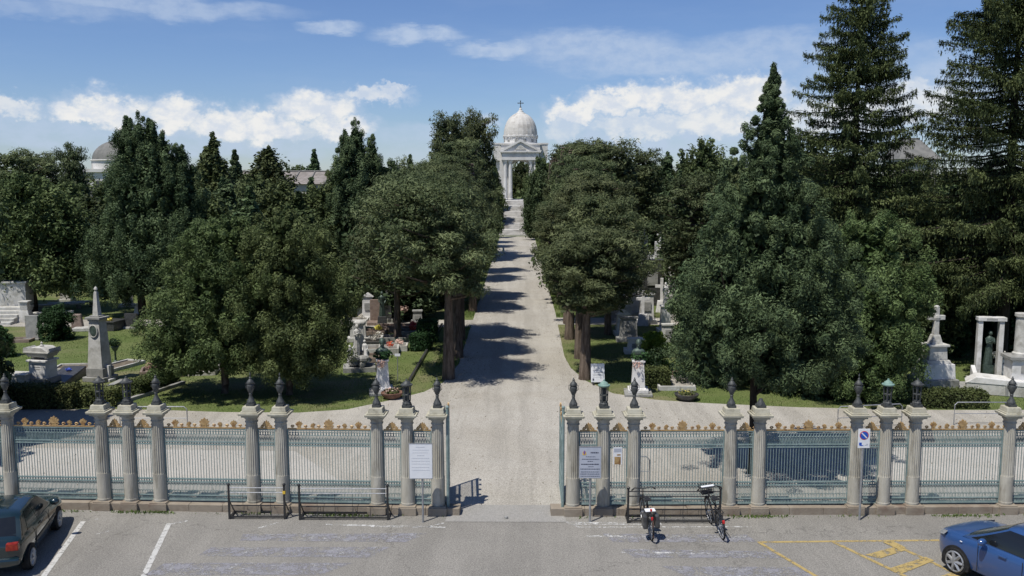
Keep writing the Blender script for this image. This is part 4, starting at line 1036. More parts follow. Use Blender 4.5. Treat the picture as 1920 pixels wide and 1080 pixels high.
# obelisk
t = thing('obelisk_tomb', 'tall tapered obelisk tomb with oval portrait on the left lawn', 'tomb', gp(186, 714), R(-14))
MB().box(0, .1, 0, .22, 1.1, 1.0).box(0, .1, .22, .62, .88, .75).build('base', M_GREY, t, bevel=.02)
MB().box(0, .1, .62, 2.72, .76, .66, top=(.52, .48)).box(0, .1, 2.72, 2.80, .60, .56).build('shaft', M_OLDMARB, t, bevel=.012)
MB().box(0, .1, 2.80, 2.90, .76, .70).box(0, .1, 2.9, 2.96, .48, .44).build('cornice', M_GREY, t, bevel=.015)
m = MB(); m.box(0, .1, 2.96, 4.0, .28, .26, top=(.14, .13)); m.lathe([(.07, 0), (.05, .06), (.09, .12), (.06, .2), (.01, .25)], 8, 0, .1, 4.0); m.build('spire', M_OLDMARB, t, bevel=.008)
MB().prism([(.17 * math.cos(a), 2.28 + .23 * math.sin(a)) for a in np.linspace(0, 6.28, 21)[:-1]], -.21, -.165, 'y').build('portrait', M_BRONZE, t)
MB().tube([(.20 * math.cos(a), -.20, 2.28 + .27 * math.sin(a)) for a in np.linspace(0, 6.28, 21)[:-1]], .03, 6, True).build('portrait_frame', M_OLDMARB, t)
t = thing('plaque_stone', 'upright white marble plaque stone in front of the obelisk tomb', 'headstone', gp(198, 714), R(-14))
MB().box(0, 0, 0, .12, .75, .4).box(0, 0, .12, .72, .52, .16).build('stone', M_MARBLE, t, bevel=.01); MB().box(0, -.084, .25, .55, .16, .01).build('photo_plate', M_DKSTONE, t)
def grave_bed(label, loc, sx, sy, rz, m=None, fill=None, flow=None, seed=1, h=.16, flower_at=(.0, .0), name='grave_bed'):
    m = m or M_OLDMARB
    t = thing(name, label, 'grave', loc, rz)
    q = MB()
    for s in (-1, 1): q.box(0, s * (sy / 2 - .05), 0, h, sx, .10); q.box(s * (sx / 2 - .05), 0, 0, h - .002, .10, sy - .20)
    q.build('kerb', m, t, bevel=.008); MB().box(0, 0, 0, h * .55, sx - .2, sy - .2).build('filling', fill or M_EARTH, t)
    if flow: flower_part('flowers', (flower_at[0], flower_at[1], h + .12), .22, .16, 110, seed, flow, t, .05)
    return t
grave_bed('empty pale kerbed grave left of the obelisk tomb', gp(146, 692), 2.0, 1.3, R(8))
grave_bed('pale kerbed grave with red flowers right of the obelisk tomb', gp(226, 688), 1.1, 2.2, R(-18), flow=L_RED, flower_at=(-.2, -.8), seed=4)
t = thing('bronze_urn', 'dark bronze plant stand beside the obelisk tomb', 'plant stand', gp(217, 678)); MB().lathe([(.14, 0), (.05, .08), (.04, .5), (.12, .6), (.2, .75), (.18, .8)], 12).build('stand', M_BRONZE, t, smooth=True)
flower_part('foliage', (0, 0, .95), .32, .25, 260, 7, L_DKBUSH, t, .07)
# second row left
t = thing('grey_stele', 'plain grey upright stele between the round bush and the steps', 'headstone', gp(63, 637), R(-6)); MB().box(0, 0, 0, .12, .95, .45).box(0, 0, .12, 1.38, .76, .24).build('stone', M_GREY, t, bevel=.015)
bush('round_bush', 'large round clipped dark green bush on the left lawn', gp(106, 637), .90, 2.0, 21, L_DKBUSH, 9000, .05)
bush('cypress_shrub', 'dark clipped shrub at the left edge of the lawn', gp(6, 668), .68, 1.55, 22, L_DKBUSH, 6000, .05, kind='flame')
grave_bed('brown kerbed grave behind the dark clipped shrub', gp(34, 640), 1.6, 1.0, R(5), M_BROWN)
t = thing('black_headstone', 'square black granite headstone beside the broad front tree', 'headstone', gp(247, 616), R(-10)); MB().box(0, 0, 0, .12, 1.1, .5).build('base', M_OLDMARB, t); MB().box(0, 0, .12, .92, .80, .2).build('stone', M_DKSTONE, t, bevel=.012)
t = thing('dark_tomb_box', 'low dark tomb chest behind the obelisk', 'tomb', gp(214, 618), R(-10)); MB().box(0, 0, 0, .5, .78, 1.2).box(0, 0, .5, .58, .88, 1.3).build('chest', M_DKSTONE, t, bevel=.015); flower_part('flowers', (-.1, -.3, .66), .2, .12, 70, 9, L_YELF, t)
t = thing('grave_stone', 'brown boulder headstone right of the round bush', 'headstone', gp(146, 618), R(6)); MB().box(0, 0, 0, .95, .7, .4, top=(.5, .26)).build('stone', M_BROWN, t, bevel=.06); MB().box(.6, -.4, 0, .2, 1.3, .8).build('slab', M_OLDMARB, t, bevel=.02)
# steps monument at the left edge
t = thing('stepped_monument', 'broad stone stepped monument at the left edge', 'monument', gp(-6, 604), R(4))
for k in range(5): MB().box(0, .32 * k, .17 * k, .17 * (k + 1), 2.9, 2.6 - .3 * k).build('step', M_OLDMARB, t, bevel=.02)
MB().box(0, 1.9, .85, 2.3, 2.5, 1.1).box(0, 1.9, 2.3, 2.42, 2.7, 1.25).build('wall', M_OLDMARB, t, bevel=.02)
for s in (1,): MB().box(1.75, .1, 0, .75, .95, .9, top=(.5, .5)).box(1.75, .1, .75, 1.25, .46, .46).box(1.75, .1, 1.25, 1.33, .6, .6).build('corner_post', M_OLDMARB, t, bevel=.02)
for i, (px, py) in enumerate(((88, 596), (112, 590), (137, 596))):
    t = thing('stone_bench', ['nearest long stone bench beside the stepped monument', 'middle long stone bench beside the stepped monument', 'farthest long stone bench beside the stepped monument'][i], 'bench', gp(px, py - i * 10), R(22 + 3 * i))
    MB().box(0, 0, .28, .40, 3.2, .5).build('seat', M_OLDMARB, t, bevel=.015)
    for s in (-1.2, 1.2): MB().box(s, 0, 0, .28, .3, .4).build('leg', M_GREY, t)
t = thing('stone_pillar', 'short square stone pillar with flat cap behind the benches', 'pillar', gp(126, 566), 0); MB().box(0, 0, 0, .25, .95, .95).box(0, 0, .25, 1.05, .68, .68).build('shaft', M_OLDMARB, t, bevel=.015); MB().box(0, 0, 1.05, 1.2, .95, .95).build('cap', M_OLDMARB, t, bevel=.015)
# hedges on the left
e = G(64, 769); hedge('long clipped hedge in deep shade along the left forecourt', (e.x - .7, e.y + .5, 0), 4.3, .8, .85, 31, R(0))
e = G(178, 766); hedge('short sunlit clipped hedge left of the lawn path', (e.x - .1, e.y + .6, 0), 1.5, .9, .62, 32, R(4))
a_, b_ = G(252, 744), G(322, 716); hedge('narrow clipped hedge running back toward the broad trees', tuple((a_ + b_) / 2), (a_ - b_).length, .7, .6, 33, math.atan2(b_.y - a_.y, b_.x - a_.x))
def kerb(label, a, b, w=.18, h=.14, m=None):
    a, b = G(*a), G(*b); t = MB().box(0, 0, -.05, h, (a - b).length, w).build('stone_kerb', m or M_GREY, None, bevel=.01)
    t.location = tuple((a + b) / 2); t.rotation_euler = (0, 0, math.atan2(b.y - a.y, b.x - a.x)); tag(t, label, 'kerb')
kerb('long stone kerb in front of the narrow clipped hedge', (205, 764), (345, 720)); kerb('short pale kerb left of the narrow clipped hedge', (188, 736), (232, 716), .3)
kerb('low dark kerb running back along the left avenue pines', (768, 716), (829, 610), .12, .14, M_DKSTONE)
# under the broad trees
grave_bed('brown kerbed grave with pink flowers left of the broad trees', gp(306, 704), 1.9, 1.2, R(18), M_BROWN, M_BROWN, L_PINK, 12, .34, (-.6, .2))
grave_bed('pale kerbed grave under the broad front trees', gp(372, 700), 1.7, 1.2, R(10), M_OLDMARB, None, L_WHITEF, 13, .2, (-.5, 0))
t = thing('marble_tablet', 'white marble tablet lying under the broad front trees', 'grave marker', gp(402, 694), R(8)); MB().box(0, 0, 0, .5, 1.0, .5, top=(1.0, .3)).build('tablet', M_MARBLE, t, bevel=.015)

# --- left of the avenue
def tapered_pedestal_bust(label, loc, rz, flow_leaf, seed):
    t = thing('bust_monument', label, 'monument', loc, rz)
    MB().box(0, 0, 0, .12, 1.15, 1.15).build('plinth', M_GREY, t, bevel=.02)
    MB().box(0, 0, .12, .26, .84, .84).box(0, 0, .26, .33, .74, .74, top=(.62, .62)).box(0, 0, .33, 1.40, .56, .56, top=(.44, .44)).box(0, 0, 1.40, 1.47, .54, .54).build('pedestal', M_MARBLE, t, bevel=.012)
    m = MB(); bust(m, 1.47, 1.15); m.build('bust', M_BRONZE, t, smooth=True)
    flower_part('flowers', (-.05, -.30, 1.34), .24, .2, 70, seed, flow_leaf, t, .05); flower_part('wreath', (.05, .02, 1.66), .42, .22, 150, seed + 5, L_DKBUSH, t, .085)
    return t
tapered_pedestal_bust('white marble pedestal with bronze bust and pink flowers left of avenue', gp(718, 737), R(10), L_PINK, 41)
def bowl(label, loc, flow, seed, m, r=.46):
    t = thing('planter_bowl', label, 'planter', loc)
    MB().lathe([(r * .5, 0), (r * .75, .06), (r * .97, .20), (r, .27), (r * .93, .28), (r * .88, .24), (r * .2, .22)], 20).build('bowl', m, t, smooth=True)
    MB().lathe([(r * .86, .22), (r * .5, .25), (.01, .26)], 16).build('soil', M_EARTH, t)
    flower_part('leaves', (0, 0, .30), r * .75, .10, 240, seed, L_HEDGE, t, .05); flower_part('flowers', (0, 0, .36), r * .75, .10, 60, seed + 1, flow, t, .04)
    return t
bowl('brown planter bowl with sparse flowers beside the left white pedestal', gp(735, 747), L_PINK, 43, M_TERRA)
t = thing('sculpture_group', 'weathered marble group of figures on rocks beside the broad trees', 'sculpture', gp(674, 694), R(10))
m = MB(); rn = random.Random(3)
m.box(0, 0, 0, .22, 1.5, 1.2)
for k in range(9): m.ball((rn.uniform(-.5, .5), rn.uniform(-.4, .4), .3 + .06 * k), (rn.uniform(.18, .32), .26, rn.uniform(.12, .24)), 7, 5)
m.build('rock_base', M_GREY, t)
m = MB(); robed(m, -.12, 0, .75, 1.45, .4, .04, 'pray'); m.build('standing_figure', M_OLDMARB, t, smooth=True)
m = MB(); robed(m, .36, -.22, .42, 1.05, -.6, -.12, 'down'); m.build('kneeling_figure', M_MARBLE, t, smooth=True)
m = MB(); robed(m, -.48, -.25, .35, .9, .8, .10, 'wide'); m.build('child_figure', M_MARBLE, t, smooth=True)
m = MB(); m.box(.05, .35, .5, 2.15, .5, .3, top=(.34, .2)); m.ball((.05, .35, 2.2), (.32, .2, .16), 8, 5); m.build('backing_stone', M_OLDMARB, t, bevel=.03)
t = thing('bronze_statue', 'green bronze statue on a dark plinth before a brown stone slab', 'statue', gp(717, 614), R(5))
MB().box(0, 0, 0, .7, .6, .6, top=(.5, .5)).build('plinth', M_DKSTONE, t, bevel=.015); m = MB(); robed(m, 0, 0, .7, 1.5, .3, 0, 'down'); m.build('figure', M_BRONZE, t, smooth=True)
t = thing('brown_slab_tomb', 'brown upright stone slab behind the green bronze statue', 'headstone', gp(705, 606), R(5)); MB().box(0, 0, 0, 1.5, .7, .25).build('slab', M_BROWN, t, bevel=.02); MB().box(0, -.5, 0, .2, 1.0, 1.0).build('base', M_BROWN, t, bevel=.02)
grave_bed('pinkish grave bed with red flowers left of the avenue', gp(746, 622), 2.6, 1.1, R(4), M_BROWN, M_BROWN, L_RED, 45, .42, (.9, -.2))
grave_bed('grey grave bed in front of the pinkish one', gp(735, 640), 2.6, 1.1, R(4), M_GREY, None, L_WHITEF, 46, .3, (-.7, 0))
grave_bed('grave bed with bright red geraniums behind the left white pedestal', gp(712, 662), 2.0, 1.3, R(6), M_OLDMARB, None, L_RED, 47, .34, (.55, 0))
grave_bed('pale brown grave bed behind the marble figures', gp(696, 676), 1.4, 1.4, R(6), M_BROWN, None, None, 47, .26)
t = thing('flower_vase', 'dark vase of pink flowers on the lawn beyond the grave beds', 'vase', gp(754, 604)); MB().lathe([(.16, 0), (.08, .1), (.07, .4), (.16, .62), (.14, .66)], 12).build('vase', M_BRONZE, t, smooth=True); flower_part('flowers', (0, 0, .86), .42, .26, 200, 48, L_PINK, t, .07)
rg = np.random.default_rng(50)
for i, (px, py, h, lab) in enumerate(((802, 640, 1.15, 'taller square clipped bush beside the left avenue pines'), (789, 656, .8, 'lower square clipped bush beside the left avenue pines'))):
    hedge(lab, gp(px, py), .95, .95, h, 51 + i, 0, L_DKBUSH)
t = thing('marker_post', 'thin grey marker post with small plate left of the avenue', 'post', gp(746, 714)); MB().tube([(0, 0, -.1), (0, 0, 1.2)], .018, 6).build('pole', M_GALV, t); MB().box(0, -.02, 1.12, 1.24, .24, .02).build('plate', M_WHITE, t)
t = thing('white_statue', 'bright white statue and block far left of the avenue', 'statue', gp(684, 590)); MB().box(0, 0, 0, .9, .9, .7).build('plinth', M_MARBLE, t, bevel=.02); m = MB(); robed(m, 0, 0, .9, 1.2, 0, 0, 'wide'); m.build('figure', M_MARBLE, t, smooth=True)
bush('low_shrub', 'dark low shrub on the lawn left of the avenue', gp(785, 582), .9, .95, 53, L_DKBUSH, 5200, .06)

for i, (px, py, lab, fl, mm) in enumerate(((668, 606, 'small grave with pale flowers left of the bronze statue', L_WHITEF, M_OLDMARB), (700, 628, 'small brown grave with yellow flowers before the bronze statue', L_YELF, M_BROWN), (764, 628, 'small grave with red flowers at the path edge left of avenue', L_RED, M_GREY),
                                   (738, 656, 'grave with pale stone rim and pink flowers near the marker post', L_PINK, M_OLDMARB), (690, 648, 'dark rimmed grave beside the marble figures', L_WHITEF, M_DKSTONE))):
    t = grave_bed(lab, gp(px, py), 1.5, 1.0, R(4), mm, None, fl, 300 + i, .3, (.3, .1)); MB().box(-.6, 0, 0, .75, .12, .7).build('headstone', mm, t, bevel=.02)
stele('white marble stele left of the bronze statue', 690, 600, .7, 1.5, M_MARBLE, 0, 'gable'); stele('grey stele with small cross behind the pinkish grave bed', 726, 604, .6, 1.1, M_GREY, 0, 'cross')
for i, (px, py, w, h, mm, tp, lab) in enumerate(((660, 580, .8, 1.5, M_MARBLE, 'cross', 'white cross stele at the right edge of the broad front tree'), (672, 640, .9, 1.1, M_OLDMARB, 'flat', 'pale upright slab right behind the marble figures'), (770, 596, .7, 1.1, M_OLDMARB, 'gable', 'pale gabled stele near the low dark shrub'),
    (730, 578, .8, 1.6, M_MARBLE, 'gable', 'white gabled stele beyond the green bronze statue'), (810, 575, .9, 1.3, M_OLDMARB, 'flat', 'pale slab stele between the left avenue trunks'), (783, 608, .6, .8, M_GREY, 'flat', 'low grey slab beside the square clipped bushes'))):
    stele(lab, px, py, w, h, mm, .1, tp)
# --- right of the avenue
t = thing('leaning_board', 'white information board on short feet right of the avenue', 'sign', gp(1121, 721), R(4))
o = MB().box(0, 0, .10, .92, .60, .03).build('board', M_WHITE, t, bevel=.004); o.rotation_euler = (R(-9), 0, 0)
mb = MB(); text_rows(mb, [(.80, -.2, .0, .02, 1), (.72, -.22, .22, .014, 2), (.63, -.22, .05, .02, 3), (.52, -.1, .24, .03, 4), (.45, -.22, .22, .012, 5), (.39, -.22, .22, .012, 6), (.32, -.22, .1, .012, 7)], -.0165); mb.box(-.2, -.0165, .17, .27, .07, .002); mb.build('lettering', M_INK, o)
for s in (-1, 1): MB().box(s * .22, .05, 0, .12, .06, .5).build('foot', M_BLACK, t)
tapered_pedestal_bust('white marble pedestal with bronze bust and flowers right of avenue', gp(1196, 739), R(-4), L_PINK, 61)
bush('bright_bush', 'bright yellow green bush behind the right white pedestal', gp(1228, 688), .62, 1.75, 62, L_BUSH, 8000, .05)
bowl('dark planter bowl of yellow flowers on the right lawn', gp(1287, 750), L_YELF, 63, M_DKSTONE, .5)
hedge('square clipped hedge beside the right white pedestal', gp(1228, 724), 1.1, .9, .75, 65, 0)
grave_bed('beige kerbed grave beyond the planter of yellow flowers', gp(1262, 722), 1.6, 2.2, 0, M_OLDMARB, M_GRAV, L_PINK, 66, .2, (.3, .9))
def statue_on(label, px, py, h0, h1, mm, name='statue_monument'):
    t = thing(name, label, 'monument', gp(px, py)); MB().box(0, 0, 0, .2, .95, .95).box(0, 0, .2, h0, .62, .62, top=(.5, .5)).box(0, 0, h0, h0 + .08, .62, .62).build('pedestal', mm, t, bevel=.015)
    m = MB(); robed(m, 0, 0, h0 + .08, h1, .2, 0, 'down'); m.build('figure', mm, t, smooth=True); return t
statue_on('pale statue on a slim pedestal right of the bright bush', 1247, 622, 1.5, 1.35, M_MARBLE)
stele('tall dark niche tombstone between the right trees', 1222, 572, 1.5, 3.2, M_DKSTONE)
stele('tall pale gabled tombstone between the right trees', 1242, 552, 1.1, 3.4, M_OLDMARB, 0, 'gable')
stele('white slab tombstone glimpsed above the dark niche one', 1215, 520, 1.6, 2.2, M_MARBLE)
stele('white cross tombstone glimpsed between the right tree crowns', 1207, 500, .8, 3.2, M_MARBLE, 0, 'cross')
stele('grey tombstone with tablet beneath the right pines', 1178, 640, 1.0, 1.3, M_GREY)
stele('low white tombstone left of the bright bush', 1192, 662, .9, .7, M_MARBLE)
for i, (px, py, w, h, mm, tp, lab) in enumerate(((1168, 628, .8, 1.2, M_MARBLE, 'gable', 'white gabled stele just right of the right avenue trunks'), (1212, 606, .9, 1.8, M_MARBLE, 'flat', 'white upright slab below the dark niche tombstone'), (1262, 596, .8, 1.5, M_OLDMARB, 'cross', 'pale cross stele right of the slim pedestal statue'),
    (1236, 530, 1.0, 3.6, M_MARBLE, 'cross', 'tall white cross stele above the pale gabled tombstone'), (1202, 545, 1.2, 1.6, M_OLDMARB, 'gable', 'pale gabled stele left of the dark niche tombstone'), (1150, 600, .8, 1.0, M_GREY, 'flat', 'small grey slab among the right avenue trunks'), (1252, 640, .7, .9, M_OLDMARB, 'flat', 'small pale slab just right of the bright bush'))):
    stele(lab, px, py, w, h, mm, .05, tp)
# far right
t = thing('cross_monument', 'tiered pale stone monument crowned by a carved cross at right', 'monument', gp(1748, 727), R(6))
MB().box(0, 0, 0, .48, 1.6, 1.4).build('base', M_GREY, t, bevel=.03)
MB().box(0, 0, .48, 1.12, 1.42, 1.1, top=(1.36, 1.0)).build('block', M_MARBLE, t, bevel=.02)
MB().box(0, 0, 1.12, 1.28, 1.15, .9, top=(1.0, .8)).box(0, 0, 1.28, 1.85, .84, .7, top=(.78, .62)).box(0, 0, 1.85, 1.95, .95, .8).build('pedestal', M_OLDMARB, t, bevel=.02)
m = MB(); m.box(0, 0, 1.95, 2.35, .5, .45, top=(.3, .28)); m.box(0, 0, 2.35, 3.5, .24, .2, top=(.2, .17)); m.box(0, 0, 2.98, 3.18, .74, .18); m.ball((0, 0, 3.08), (.22, .14, .2), 10, 6); m.ball((0, 0, 3.52), (.14, .1, .1), 8, 5)
m.build('cross', M_OLDMARB, t, bevel=.02)
# portal tomb
t = thing('portal_tomb', 'white portal tomb of two pillars carrying an inscribed lintel at right', 'tomb', gp(1850, 722), R(-10))
for s in (-1, 1): MB().box(s * .43, 0, .3, 2.86, .19, .30).build('pillar', M_MARBLE, t, bevel=.012)
l_ = MB().box(.02, 0, 2.86, 3.03, 1.16, .42).build('lintel', M_MARBLE, t, bevel=.015)
mb = MB(); text_rows(mb, [(2.90, -.22, .22, .08, 11)], -.2125); mb.build('lettering', M_GREY, l_)
MB().box(0, .05, 0, .3, 1.5, .8).build('base', M_OLDMARB, t, bevel=.02)
m = MB(); m.box(0, .05, .3, .9, .4, .3); robed(m, 0, .05, .9, 1.5, .2, .03, 'pray'); m.build('bronze_figure', M_BRONZE, t, smooth=True)
m = MB()
for s in (-1, 1): m.prism([(-.3, 0), (-1.7, 0), (-1.6, .42), (-.9, .55), (-.35, .95)], s * .72 - .09, s * .72 + .09, 'x')
m.build('wing_wall', M_MARBLE, t, bevel=.02)
t = thing('marble_sarcophagus', 'low white marble sarcophagus in front of the portal tomb', 'tomb', gp(1872, 738), R(-24))
MB().box(0, 0, 0, .45, 2.5, .95).build('chest', M_OLDMARB, t, bevel=.03); MB().prism([(-1.3, .45), (1.3, .45), (1.1, .66), (-.9, .74)], -.5, .5, 'y').build('lid', M_MARBLE, t, bevel=.03)
t = thing('column_tomb', 'broken column on a square pedestal at the right edge', 'tomb', gp(1910, 738), R(-6))
MB().box(0, 0, 0, .5, 1.6, 1.3).build('base', M_GREY, t, bevel=.03); MB().box(0, 0, .5, .62, 1.35, 1.1).box(0, 0, .62, 1.5, 1.0, .85).build('pedestal', M_MARBLE, t, bevel=.015); MB().box(0, 0, 1.5, 1.65, 1.25, 1.05).build('cornice', M_GREY, t, bevel=.02)
MB().lathe([(.36, 1.65), (.36, 1.75), (.30, 1.8), (.28, 3.25), (.34, 3.3), (.34, 3.42)], 16).build('column', M_OLDMARB, t, smooth=True); MB().box(-.05, -.432, .95, 1.3, .2, .02).build('plaque', M_GREY, t)
t = thing('flower_vase', 'white vase of pale flowers beside the portal tomb', 'vase', gp(1873, 708)); MB().box(0, 0, 0, .62, .34, .34).lathe([(.1, .62), (.16, .72), (.17, .85)], 10).build('vase', M_MARBLE, t); flower_part('flowers', (0, 0, 1.05), .36, .2, 150, 71, L_WHITEF, t, .07)
e = G(1790, 767); hedge('long clipped box hedge in front of the right lawn tombs', (e.x, e.y + .45, 0), 2.55, .85, .62, 72, R(-2))
t = thing('slab_mound', 'low grey grave slab beside the tiered cross monument', 'grave', gp(1800, 728)); MB().box(0, 0, 0, .22, 1.8, 1.2, top=(1.2, .8)).build('slab', M_GREY, t, bevel=.03)
bush('cypress_shrub', 'dark pointed shrub behind the tiered cross monument', gp(1782, 668), .9, 3.2, 73, L_DKBUSH, 9000, .06, kind='flame')
stele('small pale tombstone far back at the right', 1812, 560, 1.4, 1.6, M_OLDMARB); stele('white tombstone deep in the shade at the right', 1838, 545, 1.0, 2.0, M_MARBLE, 0, 'cross')
def barrier(label, a, b, h=.85):
    a, b = G(*a), G(*b); L = (a - b).length; t = thing('metal_barrier', label, 'barrier', (a.x, a.y, .008), math.atan2(b.y - a.y, b.x - a.x))
    m = MB(); m.tube([(0, 0, 0), (0, 0, h - .1), (.1, 0, h), (L - .1, 0, h), (L, 0, h - .1), (L, 0, 0)], .02, 6); m.tube([(0, 0, h * .5), (L, 0, h * .5)], .014, 6); m.build('hoop', M_GALV, t, smooth=True)
barrier('thin metal hoop barrier behind the right railing by hedge', (1788, 797), (1890, 797)); barrier('thin metal hoop barrier behind the railing left of the lantern column', (1570, 806), (1690, 800)); barrier('thin metal hoop barrier on the forecourt behind the left railing', (226, 806), (352, 806))
barrier('thin metal hoop barrier behind the dark bicycle rack', (1188, 912), (1217, 912), .9)
# glimpses of graves among the far trees
rn = random.Random(12); protoH = None; protoC = None; k = 0
spots = [(700, 548), (735, 545), (765, 560), (815, 552), (672, 548), (1190, 590), (1205, 610), (1168, 560), (1180, 575), (1240, 585), (1160, 600), (1172, 618), (1255, 560), (1300, 545), (165, 545), (175, 530), (200, 540), (240, 575), (262, 590), (810, 540), (780, 545), (1765, 590), (1830, 600), (1770, 610), (1900, 560)]
for i, (px, py) in enumerate(spots):
    x, y, z = gp(px, py)
    if i % 3:
        if protoH is None:
            protoH = thing('pale_headstone', 'pale upright headstone half hidden among the trees behind', 'headstone', (x, y, 0), 0, 'headstones among the far trees')
            MB().box(0, 0, 0, .2, 1.2, .7).box(0, 0, .2, 1.5, .8, .2).prism([(-.4, 1.5), (.4, 1.5), (0, 1.75)], -.1, .1, 'y').build('stone', M_OLDMARB, protoH, bevel=.015); protoH['_used'] = 0
        place(protoH, (x, y, 0), rn.uniform(-.2, .2), sc=rn.uniform(.9, 1.3))
    else:
        if protoC is None:
            protoC = thing('cross_grave', 'white grave cross half hidden among the trees behind', 'grave cross', (x, y, 0), 0, 'grave crosses among the far trees')
            MB().box(0, 0, 0, .7, .7, .6, top=(.5, .4)).box(0, 0, .7, 2.1, .18, .15).box(0, 0, 1.5, 1.68, .8, .14).build('cross', M_MARBLE, protoC, bevel=.01); protoC['_used'] = 0
        place(protoC, (x, y, 0), rn.uniform(-.2, .2), sc=rn.uniform(.9, 1.2))
p = gp(944, 478); t = thing('marker_stone', 'small pale marker stone at the shaded left edge of the far avenue', 'marker stone', p); MB().box(0, 0, 0, .8, .28, .22, top=(.2, .16)).ball((0, 0, .86), .12, 8, 6).build('stone', M_MARBLE, t, bevel=.02)

# ================================================================== CHAPEL AND FAR BUILDINGS
M_CHAP = mat('chapel stone', (.66, .645, .61), (.76, .745, .71), .5, .8, .2, c3=(.52, .50, .46), s3=.35)
M_DOME = mat('dome scales', (.58, .555, .51), (.68, .655, .61), 1.2, .8, .2, c3=(.46, .43, .39), s3=.5)
YS = 143.5
cx = G(970, 440).x
CXW = (975 - 972) / FPX * 172
# stairs
t = thing('chapel_steps', 'broad pale flights of stone steps at the end of avenue', 'steps', (cx, YS, 0))
z = 0; y = 0; k = 0; F = []
m = MB()
for fl in range(6):
    for s in range(5):
        m.box(0, (y + 32) / 2 + .0, z, z + .165, 8.4 - fl * .25, 32 - y); z += .165; y += .42
    y += 2.4
m.build('flight', mat('step stone', (.50, .49, .46), (.60, .585, .555), .8, .9, .1, c3=(.34, .325, .3), s3=.5), t)
ZF = z
for s in (-1, 1):
    m = MB(); m.prism([(0, 0), (0, .75), (14, 3.0), (14, 0)], s * 4.4 - .3, s * 4.4 + .3, 'x').prism([(14, 0), (14, 3.0), (32, 5.7), (32, 0)], s * 4.0 - .3, s * 4.0 + .3, 'x'); m.build('side_wall', M_CHAP, t)
for (yy, zz_) in ((6, 1.6), (20, 3.6)):
    for s in (-1, 1): MB().box(s * (3.5 - .02 * yy), yy, 0, zz_ + .55, 1.0, 1.0).box(s * (3.5 - .02 * yy), yy, zz_ + .55, zz_ + .7, 1.2, 1.2).lathe([(.3, 0), (.2, .2), (.42, .5), (.4, .65)], 10, s * (3.5 - .02 * yy), yy, zz_ + .7).build('pedestal', M_CHAP, t)
YT = YS + 32
t = thing('domed_chapel', 'white domed chapel with pedimented portico and cross at avenue end', 'chapel', ((976 - 972) / FPX * YT, YT, 0))
hw = 3.65; zc = lambda py: D(960, py, YT).z
ZE, ZP0, ZP1 = zc(300), zc(283), zc(262)
MB().box(0, 4, 0, ZF, 12, 9.6).build('podium', M_CHAP, t)
for (x, y) in ((-2.35, .3), (2.35, .3), (-3.2, .3), (3.2, .3), (-3.2, 7.4), (3.2, 7.4)):
    big = abs(x) > 3
    if not big: continue
for (x, y) in ((-2.9, .2), (-1.95, .2), (1.95, .2), (2.9, .2)):
    o = MB().lathe([(.50, ZF), (.50, ZF + .2), (.40, ZF + .3), (.40, ZF + 1.0), (.33, ZE - .75), (.33, ZE - .7)], 18, x, y).build('column', M_CHAP, t, smooth=True)
    MB().lathe([(.34, ZE - .7), (.40, ZE - .6), (.36, ZE - .5), (.52, ZE - .12), (.50, ZE - .1)], 12, x, y).box(x, y, ZE - .1, ZE, 1.05, 1.05).build('capital', M_CHAP, o)
for s in (-1, 1): MB().box(s * 3.2, 4.6, ZF, ZE, 1.7, 6.4).build('side_pier', M_CHAP, t)
m = MB(); n = 14
arc = [(2.3 * math.cos(math.pi - math.pi * k / n), ZE - 2.5 + 2.3 * math.sin(math.pi * k / n)) for k in range(n + 1)]
for a, b in zip(arc[:-1], arc[1:]): m.prism([a, b, (b[0], ZE), (a[0], ZE)], 2.0, 2.6, 'y')
m.build('arch', M_CHAP, t)
MB().box(0, 4, ZE, ZE + .55, 2 * hw, 8.8).box(0, 4, ZE + .55, ZP0 - .28, 2 * hw - .25, 8.6).box(0, 4, ZP0 - .28, ZP0, 2 * hw + .5, 9.3).build('entablature', M_CHAP, t)
MB().prism([(-hw - .1, ZP0), (hw + .1, ZP0), (0, ZP1 - .25)], -.1, 3, 'y').build('pediment', M_CHAP, t)
m = MB()
for s in (-1, 1):
    dx, dz = hw + .45, ZP1 - ZP0; m.prism([(s * (hw + .5), ZP0), (0, ZP1), (0, ZP1 - .38), (s * (hw - .35), ZP0)][::s], -.42, 3.2, 'y')
for k in range(-8, 9):
    if k: m.box(k * .42, -.3, ZP0 - .42, ZP0 - .28, .2, .3)
m.build('cornice', M_CHAP, t); MB().lathe([(.5, 0), (.5, .1)], 16).build('medallion', M_OLDMARB, t).location = (0, 0, -50)
bpy.data.objects.remove([o for o in t.children if o.name.startswith('medallion')][0])
MB().prism([(-1.0, ZP0 + .3), (1.0, ZP0 + .3), (.5, ZP0 + .9), (0, ZP0 + 1.2), (-.5, ZP0 + .9)], -.25, -.1, 'y').build('relief', M_OLDMARB, t)
